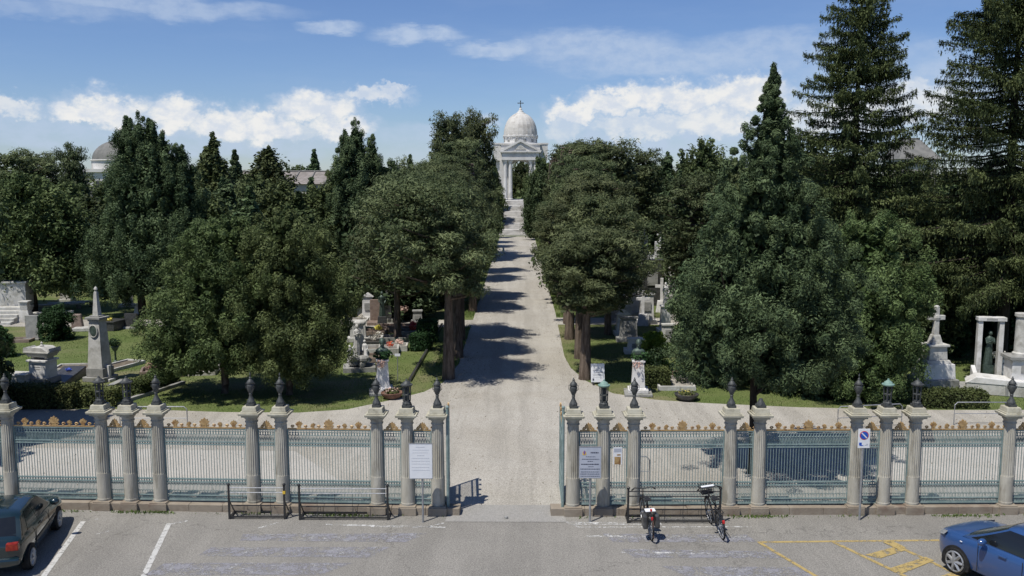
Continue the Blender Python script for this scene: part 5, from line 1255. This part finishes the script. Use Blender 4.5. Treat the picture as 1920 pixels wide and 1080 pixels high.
# square storey, drum and dome
ZD0, ZD1 = zc(272), zc(252)
MB().box(0, 6.5, ZP0, ZD0 + .2, 7.6, 7.6).box(0, 6.5, ZD0 + .2, ZD0 + .5, 8.0, 8.0).build('attic', M_CHAP, t)
for s in (-1, 1): MB().box(s * 4.5, 6.0, ZE, ZD0 + .3, 1.7, 2.6).box(s * 4.5, 6.0, ZD0 + .3, ZD0 + .6, 1.95, 2.8).box(s * 4.4, 6.6, ZF, ZE, 1.5, 2.4).build('corner_block', M_CHAP, t)
rdm = 3.28
d_ = MB().lathe([(rdm + .1, ZD0 + .5), (rdm + .1, ZD0 + .7), (rdm, ZD0 + .75), (rdm, ZD1 - .3), (rdm + .22, ZD1 - .2), (rdm + .22, ZD1)], 40, 0, 6.5).build('drum', M_CHAP, t, smooth=True)
m = MB()
for k in range(16):
    a = 2 * math.pi * k / 16; x, y = (rdm + .05) * math.cos(a), 6.5 + (rdm + .05) * math.sin(a)
    m.tube([(x - .5 * math.sin(a), y + .5 * math.cos(a), ZD1 - .55), (x - .3 * math.sin(a), y + .3 * math.cos(a), ZD1 - .1), (x, y, ZD1 + .08), (x + .3 * math.sin(a), y - .3 * math.cos(a), ZD1 - .1), (x + .5 * math.sin(a), y - .5 * math.cos(a), ZD1 - .55)], .12, 6)
m.build('scalloped_band', M_CHAP, d_)
m = MB()
for k in range(12): a = 2 * math.pi * (k + .5) / 12; m.box(rdm * math.cos(a), 6.5 + rdm * math.sin(a), ZD0 + .8, ZD1 - .75, .14, .55, a)
m.build('drum_openings', M_GREY, d_)
hd_ = zc(207) - ZD1
pr = [(rdm * math.cos(a) ** .88 if a < 1.5 else .3, ZD1 + hd_ * math.sin(a)) for a in np.linspace(0, 1.42, 15)]
rows = []
for i, (r_, z_) in enumerate(pr[:-1]): rows += [(r_ * 1.018, z_), (pr[i + 1][0] * 1.018 + .01, pr[i + 1][1] - .02)]
MB().lathe(rows + [(pr[-1][0], pr[-1][1])], 44, 0, 6.5, flute=1, famt=.014).build('dome', M_DOME, t, smooth=False)
zt = pr[-1][1]
MB().lathe([(.95, 0), (.95, .12), (.6, .25), (.55, .5), (.32, .6), (.28, .95), (.16, 1.05), (.14, 1.3)], 16, 0, 6.5, zt - .1).build('lantern', M_CHAP, t, smooth=True)
zcr = zt + 1.15; H_ = zc(184) - zcr
MB().box(0, 6.5, zcr, zcr + H_, .15, .12).box(0, 6.5, zcr + H_ * .60, zcr + H_ * .60 + .15, 1.05, .1).ball((0, 6.5, zcr), .17, 8, 6).ball((0, 6.5, zcr + H_), .12, 8, 6).build('cross', M_IRON, t)
for s in (-1, 1): MB().ball((s * .52, 6.5, zcr + H_ * .6 + .07), .1, 6, 5).build('cross_knob', M_IRON, t)

# domed mausoleum far left
Yd = 150; p = D(231, 300, Yd); zc2 = lambda py: D(231, py, Yd).z
t = thing('domed_mausoleum', 'grey domed mausoleum with ball finial behind the left conifer', 'mausoleum', (p.x, Yd, 0)); r_ = 53 * mpx(231, 556) * 150 / G(231, 556).y
r_ = 4.7; z0 = zc2(300)
MB().lathe([(r_ * math.cos(a), z0 + (zc2(262) - z0) * math.sin(a)) for a in np.linspace(0, 1.5, 14)], 36).build('dome', M_ROOF, t, smooth=True)
MB().lathe([(r_ + .1, z0 - 1.5), (r_ + .1, z0 - .2), (r_ + .35, z0 - .1), (r_ + .3, z0)], 36).build('drum', M_CHAP, t, smooth=True)
MB().box(0, 0, 0, z0 - 2.0, 9.2, 9.2).box(0, 0, z0 - 2.0, z0 - 1.5, 10, 10).build('walls', M_CHAP, t)
MB().lathe([(.5, 0), (.35, .3), (.15, .5), (.15, 1.0), (.5, 1.25), (.62, 1.6), (.45, 2.0), (.1, 2.3), (.02, 2.7)], 12, 0, 0, zc2(262) - .1).build('finial', M_CHAP, t, smooth=True)
for k in (-1, 1): MB().box(k * 2.3, -4.62, z0 - 6, z0 - 3.4, 1.2, .12).build('window', M_DKSTONE, t)
# long low building
Yl = 128; a, b = D(430, 350, Yl), D(640, 350, Yl); zr, ze = D(500, 322, Yl + 4).z, D(500, 345, Yl).z
t = thing('long_hall', 'long low hall with pale tiled roof behind the left trees', 'building', ((a.x + b.x) / 2, Yl, 0)); w = b.x - a.x
MB().box(0, 4, 0, ze, w - .8, 8).build('walls', M_WALL, t)
rf = MB().add([(-w / 2, -.4, ze), (w / 2, -.4, ze), (w / 2, 8.4, ze), (-w / 2, 8.4, ze), (-w / 2, 4, zr), (w / 2, 4, zr)], [(0, 1, 5, 4), (2, 3, 4, 5), (0, 4, 3), (1, 2, 5), (3, 2, 1, 0)]).build('roof', M_TILE, t)
m = MB()
for k in range(1, 7): x = -w / 2 + k * w / 7; m.tube([(x, -.42, ze + .05), (x, 4, zr + .06)], .10, 5)
m.tube([(-w / 2, 4, zr + .06), (w / 2, 4, zr + .06)], .14, 6); m.build('ridge_ribs', M_ROOF, rf)
for k in range(6): MB().box(-w / 2 + (k + .5) * w / 6, -.03, ze - 3.2, ze - 1.4, 1.1, .1).build('window', M_DKSTONE, t)
# hipped building right
Yh = 120; a, b = D(1694, 300, Yh), D(1752, 300, Yh); w = b.x - a.x + 1.2; zt_, ze_ = D(1725, 263, Yh + 3).z, D(1725, 298, Yh).z
t = thing('hipped_chapel', 'tall grey hip roofed chapel between the two right conifers', 'building', ((a.x + b.x) / 2, Yh, 0))
MB().box(0, 3, 0, ze_, w - .7, 6).box(0, 3, ze_ - .4, ze_, w - .2, 6.5).build('walls', M_WALL, t); MB().box(0, 3, ze_, zt_, w + .3, 7, top=(w * .42, 1.6)).build('roof', M_ROOF, t)
MB().box(0, 3, zt_, zt_ + .3, w * .38, 1.3).build('roof_cap', M_ROOF, t)
for s in (-1, 1): MB().box(s * w * .22, -.03, ze_ - 4.4, ze_ - 1.6, .8, .1).build('window', M_DKSTONE, t)
# small mausoleum at left edge
p = G(2, 520); Ym = 62
a, b = D(-76, 440, Ym), D(-2, 440, Ym); w = b.x - a.x; zt_, ze_ = D(0, 366, Ym + 1).z, D(0, 408, Ym).z
t = thing('small_mausoleum', 'small stone mausoleum with grey pyramid roof at the left edge', 'mausoleum', ((a.x + b.x) / 2, Ym, 0))
MB().box(0, 1.2, 0, ze_ - .3, w - .3, 2.4).box(0, 1.2, ze_ - .3, ze_, w, 2.7).build('walls', M_CHAP, t); MB().box(0, 1.2, ze_, zt_, w + .1, 2.8, top=(.35, .3)).build('roof', M_GREY, t)
MB().box(0, -.03, 0, 2.6, .9, .1).build('door', M_BRONZE, t)

# ================================================================== TREES
def top_h(px, py, Y): return D(px, py, Y).z
# broad bushy trees in front on the left lawn
def front_juniper(label, px, Y, top_py, R0, seed, extra):
    x = D(px, 700, Y).x; H = top_h(px, top_py, Y)
    S = [(0, 0, 1.15, H, R0 + .25, 'dome')] + extra(H)
    return solid_tree('bushy_juniper', label, 'tree', (x, Y, 0), seed, S, 1.6, .17, L_JUN, M_BARK, nc=470, cr=.37, per=270, size=.060, elong=1.12, asp=.36, lump=.14, up=.35, tint_sd=.2)
front_juniper('left one of two broad bushy trees on the front left lawn', 420, 37.4, 408, 2.55, 101, lambda H: [(-1.3, -.2, .9, H * .66, 2.0, 'egg'), (1.0, .2, 1.3, H * .93, 1.5, 'egg'), (-.3, .1, 3, H * .98, 1.4, 'flame')])
front_juniper('right one of two broad bushy trees on the front left lawn', 541, 37.2, 396, 2.35, 102, lambda H: [(1.05, 0, 1.0, H * .72, 1.45, 'egg'), (-.8, .2, 1.4, H * .95, 1.5, 'egg'), (.3, -.2, 3, H, 1.2, 'flame'), (.6, -.5, .9, H * .5, 1.9, 'egg')])
# big multi-tipped conifer, left
Y = 59; x = D(265, 560, Y).x; H = top_h(283, 214, Y)
solid_tree('tall_conifer', 'tall dark conifer with several tips left of the broad front trees', 'tree', (x, Y, 0), 103,
           [(.35, 0, 1.2, H, 3.9, 'blunt'), (-.55, .3, 7.5, H * .985, 1.5, 'blunt'), (1.0, .1, 7, H * .97, 1.5, 'blunt'), (1.9, 0, 3, top_h(325, 248, Y), 2.9, 'blunt'), (3.0, .3, 2, top_h(350, 275, Y), 2.7, 'flame'), (-1.6, 0, 1.0, 7.5, 2.8, 'cone')], 1.5, .3, L_CON, M_BARKD, nc=480, cr=.46, per=220, size=.082, asp=.34, elong=1.6, lump=.2)
Y = 64; x = D(672, 520, Y).x; H = top_h(676, 224, Y)
solid_tree('tall_conifer', 'tall pointed conifer behind the right broad front tree', 'tree', (x, Y, 0), 104,
           [(0, 0, 1.5, H, 3.3, 'blunt'), (-.8, .2, 3, top_h(650, 246, Y), 1.7, 'blunt'), (1.2, 0, 2, top_h(706, 256, Y), 2.0, 'blunt'), (2.1, .2, 1.0, top_h(722, 300, Y), 1.5, 'egg')], 1.5, .26, L_CON, M_BARKD, nc=380, cr=.44, per=220, size=.082, asp=.34, elong=1.4, lump=.2)
# left edge broadleaf
Y = 60; x = D(62, 560, Y).x; H = top_h(75, 330, Y)
solid_tree('broadleaf_tree', 'round broadleaf tree near the left edge behind the stepped monument', 'tree', (x, Y, 0), 105, [(0, 0, 1.6, H, 3.1, 'egg'), (-1.8, 0, 1.8, H * .8, 2.1, 'egg'), (1.7, .2, 1.6, H * .85, 2.0, 'egg')], 2.0, .28, L_BRD, M_BARK, nc=420, cr=.55, per=85, size=.12, lump=.2)
# the spire topped conifer that stands on the forecourt
Y = 27.1; x = D(1413, 800, Y).x; H = top_h(1435, 128, Y)
solid_tree('spire_conifer', 'blue green conifer with a thin spire top standing on the forecourt', 'tree', (x, Y, 0), 106,
           [(.25, 0, 2.95, H, 3.5, 'fir'), (-.9, -.1, 3.0, 6.8, 1.7, 'egg'), (1.2, 0, 3.0, 6.4, 1.8, 'egg')], 2.6, .15, L_CON, M_BARKD, nc=900, cr=.29, per=200, size=.054, elong=1.1, asp=.32, lump=.22, forks=6, tint_sd=.2)
# juniper in front right
Y = 36.8; x = D(1622, 740, Y).x; H = top_h(1640, 400, Y)
solid_tree('bushy_juniper', 'broad bushy evergreen right of the spire topped conifer', 'tree', (x, Y, 0), 107,
           [(0, 0, .3, H, 2.2, 'egg'), (-1.5, .3, .3, H * .88, 1.8, 'flame'), (.6, 0, .3, H * .80, 1.6, 'egg'), (-.4, -.4, .2, H * .5, 2.0, 'egg')], .8, .16, L_JUN, M_BARK, nc=480, cr=.36, per=230, size=.060, elong=1.2, asp=.36, lump=.2)
Y = 39.5; x = D(1345, 720, Y).x; H = top_h(1345, 330, Y)
solid_tree('bushy_juniper', 'dense dark evergreen left behind the spire topped conifer', 'tree', (x, Y, 0), 108,
           [(0, 0, .4, H, 1.9, 'cone'), (.8, .2, .4, H * .85, 1.6, 'egg'), (-.5, 0, .3, H * .6, 1.7, 'egg')], .8, .18, L_CON, M_BARKD, nc=480, cr=.4, per=100, size=.085, elong=1.5, lump=.2)
Y = 38; x = D(1535, 730, Y).x
solid_tree('bushy_juniper', 'dark low evergreen behind the trunk of the spire topped conifer', 'tree', (x, Y, 0), 109,
           [(0, 0, .2, 6.8, 2.1, 'egg'), (1.2, .2, .3, 5.6, 1.6, 'egg'), (-1.5, 0, .3, 5.2, 1.7, 'egg')], .8, .16, L_CON, M_BARKD, nc=420, cr=.42, per=90, size=.09, elong=1.4, lump=.2)
# the two great spruces
Y = 46; x = D(1592, 560, Y).x; H = top_h(1592, -30, Y)
spruce_tree('spruce', 'tall spruce with layered drooping boughs right of the spire conifer', (x, Y, 0), 110, H, 3.2, 5.0, .30, .50, .085, 1.0, .46, dens=2.5)
Y = 43; x = D(1880, 560, Y).x; H = top_h(1880, -150, Y)
spruce_tree('spruce', 'tallest spruce with hanging boughs at the right edge', (x, Y, 0), 111, H, 4.2, 5.5, .32, .50, .085, 1.6, .44, dens=2.5)
# avenue pines
LROW = [(40.2, 8.4, 3.9, 2.8, (-2.3, 0)), (45.2, 8.8, 4.0, 2.8, (-2.4, 0)), (50.4, 9.0, 4.0, 2.85, (-2.7, 0)), (61, 9.6, 3.6, 2.5, (-2.6, 0)), (67, 10.2, 3.8, 2.5, (-2.8, 0)), (79, 11.8, 4.0, 2.9, (-1.0, 0)), (86, 12.2, 4.0, 2.9, (-1.2, 0)), (98, 13.0, 4.0, 2.8, (-2.0, 0)), (104, 12.6, 4.0, 2.8, (-2.0, 0)), (118, 12.2, 4.0, 2.6, (-2.2, 0)), (126, 12.0, 4.0, 2.5, (-2.2, 0))]
RROW = [(40.2, 6.5, 3.0, 2.2, (.9, 0)), (45, 7.8, 3.3, 2.4, (1.6, 0)), (50.5, 8.6, 3.4, 2.5, (1.9, 0)), (56, 9.0, 3.5, 2.5, (2.0, 0)), (65, 9.8, 3.5, 2.5, (2.6, 0)), (73, 10.6, 3.6, 2.5, (2.8, 0)), (82, 11.6, 4.0, 2.8, (2.0, 0)), (90, 12.2, 4.0, 2.8, (2.2, 0)), (100, 12.6, 4.0, 2.8, (2.4, 0)), (108, 12.6, 4.0, 2.8, (2.6, 0)), (120, 12.4, 4.0, 2.6, (2.6, 0)), (128, 12.0, 4.0, 2.5, (3.0, 0))]
for side, row, sx in (('left', LROW, -1), ('right', RROW, 1)):
    for i, (Y, H, zb, Rr, off) in enumerate(row):
        near = i < 5
        pine_tree('avenue_pine', f'dark avenue pine, {ORD[i]} from the gate on the {side} side', (sx * ((3.15 if sx < 0 else 3.02) if Y < 75 else (4.0 if sx < 0 else 4.0)) + .12 * math.sin(i * 2.3), Y, 0), 200 + i + (50 if sx > 0 else 0), H, zb, Rr if Y < 75 else Rr * .88, off if Y < 75 else (off[0] * 1.6, 0),
                  size=.078 if near else .115, nl=50 if near else 36, per=620 if near else 330, tr=.26, group='pines lining the avenue', lean=.08 * (-1) ** i)
for (px, by, Y, H, zb, Rr, lab, sd) in ((745, 0, 50, 8.3, 2.6, 3.0, 'brownish pine behind the marble figures left of the avenue', 301), (1140, 0, 52, 7.2, 2.8, 2.2, 'low brownish pine right of the first right avenue pines', 302), (790, 0, 70, 10.0, 3, 3.2, 'brownish pine behind the left avenue row', 303), (1290, 0, 58, 8.8, 2.4, 2.6, 'dark pine left behind the spire topped conifer', 305)):
    pine_tree('field_pine', lab, (D(px, 600, Y).x, Y, 0), sd, H, zb, Rr, (0, 0), size=.10, nl=40, per=240, tr=.2)

# prototypes for the trees farther back
def proto(name, cat, seed, S, leaf, nc, cr, per, size, **kw):
    return solid_tree(name, None, cat, (0, -400, 0), seed, S, 1.5, .22, leaf, M_BARKD, nc=nc, cr=cr, per=per, size=size, **kw)
PC = [proto('cypress', 'tree', 401, [(0, 0, .4, 10, 1.5, 'col'), (.4, .2, .4, 8.6, 1.2, 'col')], L_CYP, 230, .5, 60, .15, elong=1.9, lump=.12),
      proto('cypress', 'tree', 402, [(0, 0, .4, 10, 1.9, 'flame'), (-.8, .1, .4, 7.6, 1.3, 'flame'), (.7, .2, 3, 9.0, .9, 'flame')], L_CYP, 250, .5, 60, .15, elong=1.9, lump=.16),
      proto('cypress', 'tree', 403, [(0, 0, .4, 10, 1.7, 'cone'), (.5, 0, .4, 7.8, 1.5, 'cone')], L_CON, 240, .5, 60, .15, elong=1.5, lump=.2)]
PB = [proto('dense_evergreen', 'tree', 411, [(0, 0, .6, 10, 3.0, 'egg'), (1.6, .3, .6, 8.2, 2.2, 'egg'), (-1.6, 0, .6, 7.6, 2.3, 'egg')], L_CYP, 330, .6, 60, .17, elong=1.2, lump=.24),
      proto('dense_evergreen', 'tree', 412, [(0, 0, .6, 10, 2.6, 'flame'), (1.4, .3, .6, 9.0, 1.8, 'flame'), (-1.5, 0, .6, 8.4, 1.9, 'flame')], L_CON, 330, .6, 60, .17, elong=1.5, lump=.24),
      proto('dense_evergreen', 'tree', 413, [(0, 0, .6, 10, 3.2, 'dome'), (-1.4, .3, .6, 9.0, 2.4, 'egg')], L_BRD, 330, .6, 60, .17, elong=1.1, lump=.26)]
PP = [pine_tree('umbrella_pine', None, (0, -420, 0), 421 + i, 11, 5.5 - i, 3.2, (0, 0), size=.15, nl=32, per=160, tr=.24, top='umb') for i in range(2)]
for p in PC + PB + PP: p['category'] = 'tree'
def far(P, k, px, Y, py, label, group=None, wide=1.0, base=None):
    base_h = 11.0 if P is PP else 10.0
    h = top_h(px, py, Y); s = h / base_h; p = P[k % len(P)]
    return place(p, (D(px, 400, Y).x, Y, 0), (px * 1.7) % 6.28, label, group, (s * wide, s * wide, s))
# single ones that show against the sky or stand out
far(PC, 1, 404, 92, 252, 'dark cypress with a blunt tip left of the long hall roof', wide=1.15)
far(PC, 2, 444, 112, 283, 'smaller cypress touching the blunt tipped one on its right', wide=1.2)
far(PC, 0, 508, 100, 268, 'columnar cypress rising before the middle of the long hall roof', wide=1.3)
far(PC, 2, 592, 135, 282, 'single pointed cypress beyond the long hall roof', wide=1.2)
far(PC, 2, 770, 120, 292, 'small pointed cypress left of the tall avenue pines', wide=1.0)
far(PC, 1, 740, 108, 305, 'dark cypress right behind the tall pointed conifer')
far(PP, 0, 140, 84, 280, 'flat topped pine on a bare trunk left of the grey dome', wide=.5)
far(PP, 1, 30, 95, 292, 'flat topped pine at the far left skyline', wide=1.2); far(PP, 0, 75, 100, 294, 'flat topped pine in the middle of the left skyline', wide=1.1); far(PP, 1, 150, 112, 330, 'flat topped pine before the wall of the grey domed mausoleum')
far(PP, 0, 843, 97, 224, 'tall bushy pine left of the chapel dome, left one of two', wide=.62); far(PP, 1, 897, 101, 221, 'tall bushy pine nearest the chapel dome on its left', wide=.55); far(PP, 1, 862, 106, 250, 'bushy pine between the two tall ones left of the chapel dome', wide=.9)
far(PB, 0, 640, 118, 308, 'round dark tree at the right end of the long hall', wide=.9); far(PB, 2, 560, 142, 312, 'round tree behind the long hall roof', wide=1.0)
far(PP, 0, 1140, 84, 272, 'tall dark pine behind the right avenue row, left one', wide=1.0); far(PP, 1, 1075, 92, 280, 'tall dark pine behind the right avenue row nearest the chapel', wide=.9); far(PP, 1, 1195, 90, 288, 'tall dark pine behind the right avenue row, right one', wide=1.0)
far(PB, 0, 1320, 100, 264, 'round headed dark tree on the right skyline', wide=.85); far(PB, 1, 1250, 96, 288, 'dark tree left of the round headed one on the right skyline', wide=.9); far(PB, 2, 1385, 92, 300, 'dark tree right of the round headed one on the right skyline', wide=.9)
# the dense planting in between
g1 = 'dense evergreens between the graves left of the avenue'; l1 = 'dense dark evergreen among the packed trees left of the avenue'
rn = random.Random(5)
for i, (px, Y, py) in enumerate([(385, 66, 352), (430, 70, 340), (470, 62, 352), (520, 66, 345), (560, 60, 362), (600, 66, 350), (345, 74, 330), (640, 74, 345), (585, 78, 335), (480, 84, 330), (530, 90, 335), (740, 80, 320), (775, 88, 310), (715, 60, 370), (760, 58, 360), (800, 64, 345),
                                 (0, 80, 335), (130, 80, 345), (165, 74, 360), (40, 88, 330), (-60, 72, 330), (210, 92, 330), (250, 84, 330), (360, 98, 318), (690, 100, 318), (820, 108, 300), (420, 84, 335), (380, 52, 440), (610, 52, 440), (200, 70, 420)]):
    far((PC, PB)[i % 2], i, px, Y, py, l1, g1, 1.05 if i % 2 else 1.45)
g2 = 'dense evergreens between the graves right of the avenue'; l2 = 'dense dark evergreen among the packed trees right of the avenue'
for i, (px, Y, py) in enumerate([(1110, 66, 345), (1150, 72, 330), (1200, 102, 310), (1250, 102, 305), (1290, 70, 340), (1330, 66, 345), (1370, 60, 330), (1400, 52, 330), (1440, 50, 320), (1480, 56, 240), (1520, 54, 330), (1640, 52, 340), (1690, 50, 350), (1740, 54, 345), (1700, 62, 330), (1660, 70, 320), (1790, 58, 340), (1830, 60, 330),
                                 (1880, 58, 320), (1930, 56, 320), (1990, 52, 300), (1220, 110, 300), (1180, 100, 300), (1280, 104, 300), (1350, 84, 305), (1430, 80, 290), (1560, 70, 300), (1780, 76, 320), (1850, 80, 310), (1920, 74, 310), (1700, 44, 440), (1740, 46, 420), (1800, 50, 430), (1850, 52, 420), (1900, 50, 420), (1960, 46, 420)]):
    far((PB, PC)[i % 2], i, px, Y, py, l2, g2, 1.1 if i % 2 == 0 else 1.5)
g3 = 'trees around the chapel'; l3 = 'dark tree crowding around the white domed chapel'
for i, (px, Y, py) in enumerate([(905, 150, 296), (925, 160, 292), (1015, 150, 296), (1040, 155, 290), (1060, 140, 292), (880, 150, 300), (975, 205, 300), (955, 210, 305), (995, 212, 302), (1000, 139, 318), (1016, 134, 305), (925, 138, 318)]):
    far((PB, PC)[i % 2], i, px, Y, py, l3, g3, .75)
# trees outside the frame on the left whose shade falls on the hedge and the forecourt
PLACED = [place(PC[1], (-19.7, 30.6, 0), 1.0, 'slim dark tree outside the left edge between two leafy trees', None, (.95, .95, 1.0)), place(PB[1], (-20.6, 27.6, 0), 1.0, 'tall leafy tree outside the left edge shading the forecourt', None, (1.0, 1.0, 1.45)), place(PB[0], (-22.2, 33.2, 0), 2.0, 'leafy tree outside the left edge shading the hedge', None, (.85, .85, 1.15))]
# the wood that closes the view
rg = np.random.default_rng(77); n = 900
th = rg.uniform(R(-42), R(42), n); rr_ = rg.uniform(190, 330, n); X, Yy = rr_ * np.sin(th), rr_ * np.cos(th); hh = rg.uniform(6.5, 10.5, n)
C = []; RD = []
for x_, y_, h_ in zip(X, Yy, hh):
    for q in range(4): C.append((x_ + rg.normal(0, 1.2), y_ + rg.normal(0, 1.2), h_ * (.18 + .22 * q))); RD.append((2.4 - .3 * q, 2.4 - .3 * q, h_ * .22))
o = leaf_object('distant_wood', *clump_leaves(rg, np.array(C), np.array(RD), 34, .55, .6), L_CYP); tag(o, 'far wood closing the view behind the cemetery', 'wood', kind='stuff')
for p in PC + PB + PP:
    if not p.get('_used'):
        for c in list(p.children): bpy.data.objects.remove(c)
        bpy.data.objects.remove(p)
for o in bpy.data.objects:
    if '_used' in o: del o['_used']
